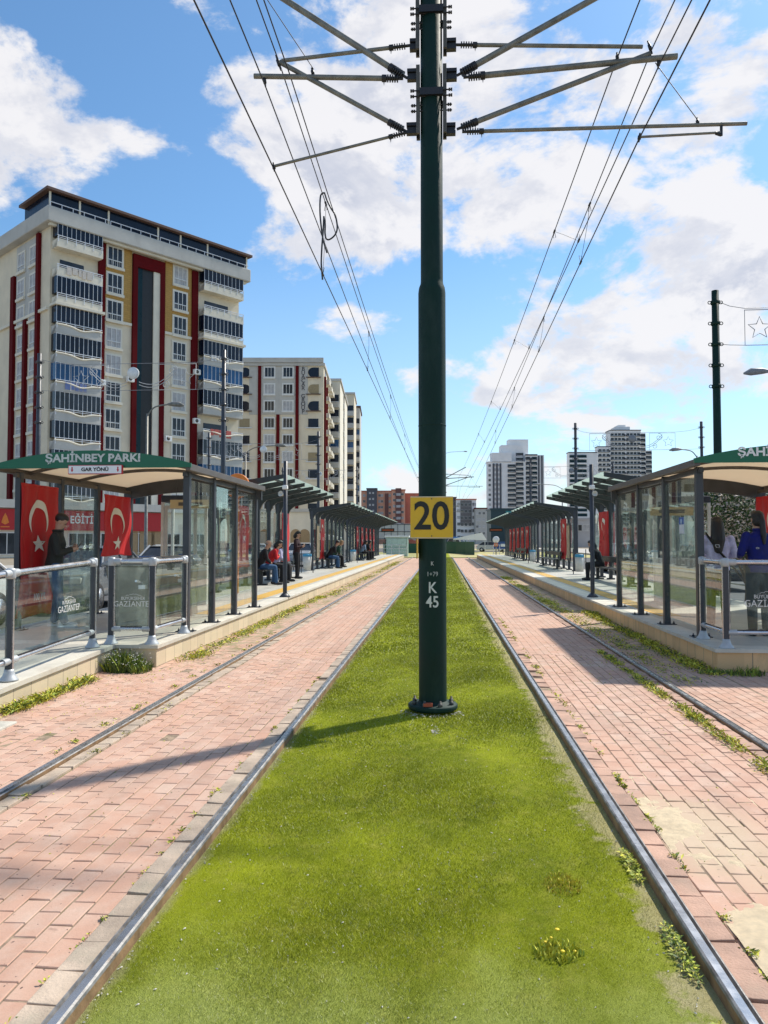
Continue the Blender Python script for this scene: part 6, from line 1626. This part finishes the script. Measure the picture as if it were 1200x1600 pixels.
# ------------------------------------------------------------------ trees
bark = pm('bark', (.10, .075, .055), .9, var=.3, scale=12, bump=.6)
def leaf_mat(nm, c):
    m = pm(nm, c, .65, var=.45, scale=2.5, spec=.3); return m
lf1, lf2, lf3 = leaf_mat('leaf_mid', (.055, .10, .025)), leaf_mat('leaf_dark', (.028, .055, .016)), leaf_mat('leaf_light', (.10, .15, .04))
blossom = pm('blossom', (.62, .50, .42), .7, var=.2, scale=8)
def tree(x, y, h, cr, label, seed, n=2600, ls=.07, bl=0, group='trees near the tracks', z0=.35):
    r = random.Random(seed); e = empty('tree', (x, y, 0)); b_ = MB(); hb = h*z0
    b_.tube([(0, 0, 0), (.03, .02, hb*.6), (0, .03, hb), (.02, 0, h*.7)], [.05*h*.5, .038*h*.5, .03*h*.5, .008*h], 10)
    tips = []
    for k in range(9):
        q = r.uniform(0, 6.28); zz = hb*(.9+r.random()*.8); L_ = cr*r.uniform(.6, .95); tp = (math.cos(q)*L_, math.sin(q)*L_, min(h*.92, zz+L_*r.uniform(.5, 1.1))); tips.append(tp)
        b_.tube([(0, 0, zz*.85), (tp[0]*.5, tp[1]*.5, (zz+tp[2])*.47), tp], [.022*h*.5, .014*h*.5, .005], 6)
    b_.build('trunk', bark, e)
    lobes = [((tp[0]*.85, tp[1]*.85, tp[2]), cr*r.uniform(.32, .52)) for tp in tips]+[((r.uniform(-.3, .3)*cr, r.uniform(-.3, .3)*cr, h*r.uniform(.6, .9)), cr*r.uniform(.35, .5)) for _ in range(6)]
    b_ = MB()
    for i in range(n):
        c, rr = r.choice(lobes); v = Vector((r.gauss(0, 1), r.gauss(0, 1), r.gauss(0, .85))).normalized()*rr*r.random()**.4; p = Vector(c)+v
        a = Vector((r.gauss(0, 1), r.gauss(0, 1), r.gauss(0, 1))).normalized(); bb = a.cross(Vector((r.gauss(0, 1), r.gauss(0, 1), r.gauss(0, 1)))).normalized(); s_ = ls*r.uniform(.6, 1.3)
        m_ = 3 if r.random() < bl else r.choice((0, 1, 1, 2))
        b_.add([p-a*s_, p+bb*s_*.5, p+a*s_, p-bb*s_*.5], [(0, 1, 2, 3)], m_)
    b_.build('crown', [lf1, lf2, lf3, blossom], e, fix=False); tag(e, label, 'tree', group)
tree(7.0, 18.3, 3.05, 1.15, 'flowering tree with pale blossoms behind the right shelter', 3, 7500, .042, .30, z0=.25)

tree(-12.5, 104, 6.5, 2.6, 'tree beyond the far end of the left canopies', 8, 1800, .2)
tree(22, 60, 6, 2.4, 'tree on the far pavement of the right road', 11, 2400, .16)

# ------------------------------------------------------------------ far end of the stop
tag(MB().box(-9, 26, 74, 150, -.05, .012).build('grass_verge', tb), kind='structure')
tag(MB().box(-60, 80, 112, 128, -.04, .03).build('road', asphalt), kind='structure')
gf = pm('green_mesh_fence', (.008, .075, .045), .6)
pts = [at(696, 862, Y=100), at(712, 862, Y=97), at(727, 862, Y=92), at(741, 864, Y=86)]
e = empty('green_fence', (pts[0].x, pts[0].y, 0)); o0 = Vector((pts[0].x, pts[0].y, 0))
for a, c in zip(pts[:-1], pts[1:]):
    a0 = Vector((a.x, a.y, 0))-o0; c0 = Vector((c.x, c.y, 0))-o0; u = (c0-a0); mb = MB(); mb.obox((a0+c0)/2+Vector((0, 0, .75)), u/2, Vector((-u.y, u.x, 0)).normalized()*.03, (0, 0, .75)); mb.build('panel', gf, e)
    MB().tube([a0, a0+Vector((0, 0, 1.65))], .05, 8).build('post', gf, e)
tag(e, 'dark green curved fence at the track bend right of the mast', 'fence')
e = empty('green_fence', (-6, 99, 0)); MB().box(-1.5, 5.2, -.03, .03, 0, 1.25).build('panel', gf, e)
for x in (-1.5, 1.8, 5.2): MB().tube([(x, 0, 0), (x, 0, 1.4)], .05, 8).build('post', gf, e)
tag(e, 'dark green fence section left of the mast beyond the kiosk', 'fence')
kg = pm('pale_green_panel', (.36, .47, .42), .4, var=.08)
e = empty('service_kiosk', (-4.55, 79, 0)); MB().box(-1.1, 1.1, -.9, .9, 0, 1.95).build('body', kg, e, bevel=.03); MB().box(-1.25, 1.25, -1.05, 1.05, 1.952, 2.12).build('roof', wht, e, bevel=.02)
b_ = MB(); b_.box(-.95, .95, -.94, -.905, .15, .9); b_.box(-.95, .95, -.94, -.905, 1.0, 1.8); b_.build('front_panel', pm('pale_mint', (.45, .58, .52), .3), e); tag(e, 'pale mint service kiosk with white roof at the left platform end', 'kiosk')
e = empty('end_railing', (-5.0, 75.2, 0))
for i in range(5): MB().tube([(-1.4+i*.75, 0, 0), (-1.4+i*.75, 0, 1.2)], .03, 6).build('post', alu, e)
for z in (.5, .85, 1.2): MB().tube([(-1.4, 0, z), (1.6, 0, z)], .025, 6).build('bar', alu, e)
tag(e, 'steel railing across the far end of the left platform', 'railing')
e = empty('billboard', (-6.5, 108, 0)); b_ = MB(); b_.box(-3.4, 3.4, -.05, .05, 1.8, 4.0); b_.build('panel', pm('pale_board', (.5, .5, .52), .6), e)
b_ = MB(); 
for k in range(8): b_.box(-3.4+k*.93, -3.34+k*.93, -.1, -.052, 1.8, 4.0)
for k in range(3): b_.box(-3.34, 3.38, -.098, -.054, 1.85+k, 1.93+k)
b_.build('grid', dark_steel, e); MB().box(-.1, .1, .06, .2, 0, 4).build('post', dark_steel, e); tag(e, 'pale gridded board above the mint kiosk', 'billboard')
e = empty('round_clock_sign', (5.35, 76.5, 0)); b_ = MB(); b_.lathe([(0, -.04), (.30, -.04), (.33, 0), (.30, .04), (0, .04)], (0, 0, 1.72), 24, axis='Y'); b_.build('disc', wht, e); MB().tube([(0, 0, 0), (0, 0, 1.5)], .06, 8).build('post', galv, e); MB().box(-.2, .2, -.05, .05, 1.05, 1.35).build('plate', orange, e)  # plain white disc of a round clock sign
tag(e, 'round white disc on a post at the end of the right platform', 'sign')
e = empty('end_railing', (6.4, 75.2, 0))
for i in range(6): MB().tube([(-1.4+i*.6, 0, 0), (-1.4+i*.6, 0, 1.2)], .03, 6).build('post', alu, e)
for z in (.4, .8, 1.2): MB().tube([(-1.4, 0, z), (1.6, 0, z)], .025, 6).build('bar', alu, e)
tag(e, 'steel railing across the far end of the right platform', 'railing')
e = empty('billboard', (7.9, 100, 0)); MB().box(-1.2, 1.2, -.05, .05, .55, 1.5).build('panel', pm('billboard_blue', (.02, .07, .24), .5), e); MB().box(-.3, 1.0, -.06, -.052, .85, 1.2).build('pale_band', wht, e); MB().box(-.08, .08, .06, .15, 0, 1.5).build('post', dark_steel, e); tag(e, 'blue billboard with a pale band beyond the right platform', 'billboard')
e = empty('market_awning', (3.6, 106, 0)); b_ = MB(); b_.prism([(-2.0, 1.9), (1.8, 2.7), (2.4, 1.8), (2.4, 1.7), (-2.0, 1.75)], -2, 2); b_.build('canopy', white_r, e)
for x in (-1.8, 0, 2.2): MB().tube([(x, -1.9, 0), (x, -1.9, 1.75)], .05, 6).build('post', alu, e)
tag(e, 'white pitched awning beyond the green fence', 'awning')
e = empty('market_awning', (.9, 109, 0)); b_ = MB(); b_.box(-2.0, 1.8, -1.5, 1.5, 1.9, 2.15); b_.build('canopy', pm('awning_blue', (.03, .16, .40), .6), e, bevel=.02)
for x in (-1.9, 1.7): MB().tube([(x, -1.4, 0), (x, -1.4, 1.9)], .05, 6).build('post', alu, e)
tag(e, 'flat blue awning just right of the mast in the distance', 'awning')
# hidden-side rail fence between platform and road
for s, side in ((-1, 'left'), (1, 'right')):
    e = empty('road_barrier', (s*7.0, 16, .12))
    for i in range(14): MB().tube([(0, i*4, 0), (0, i*4, .85)], .03, 6).build('post', galv, e)
    for z in (.45, .82): MB().tube([(0, 0, z), (0, 52, z)], .022, 6).build('bar', galv, e)
    tag(e, 'thin steel barrier between the %s platform and the road' % side, 'barrier')
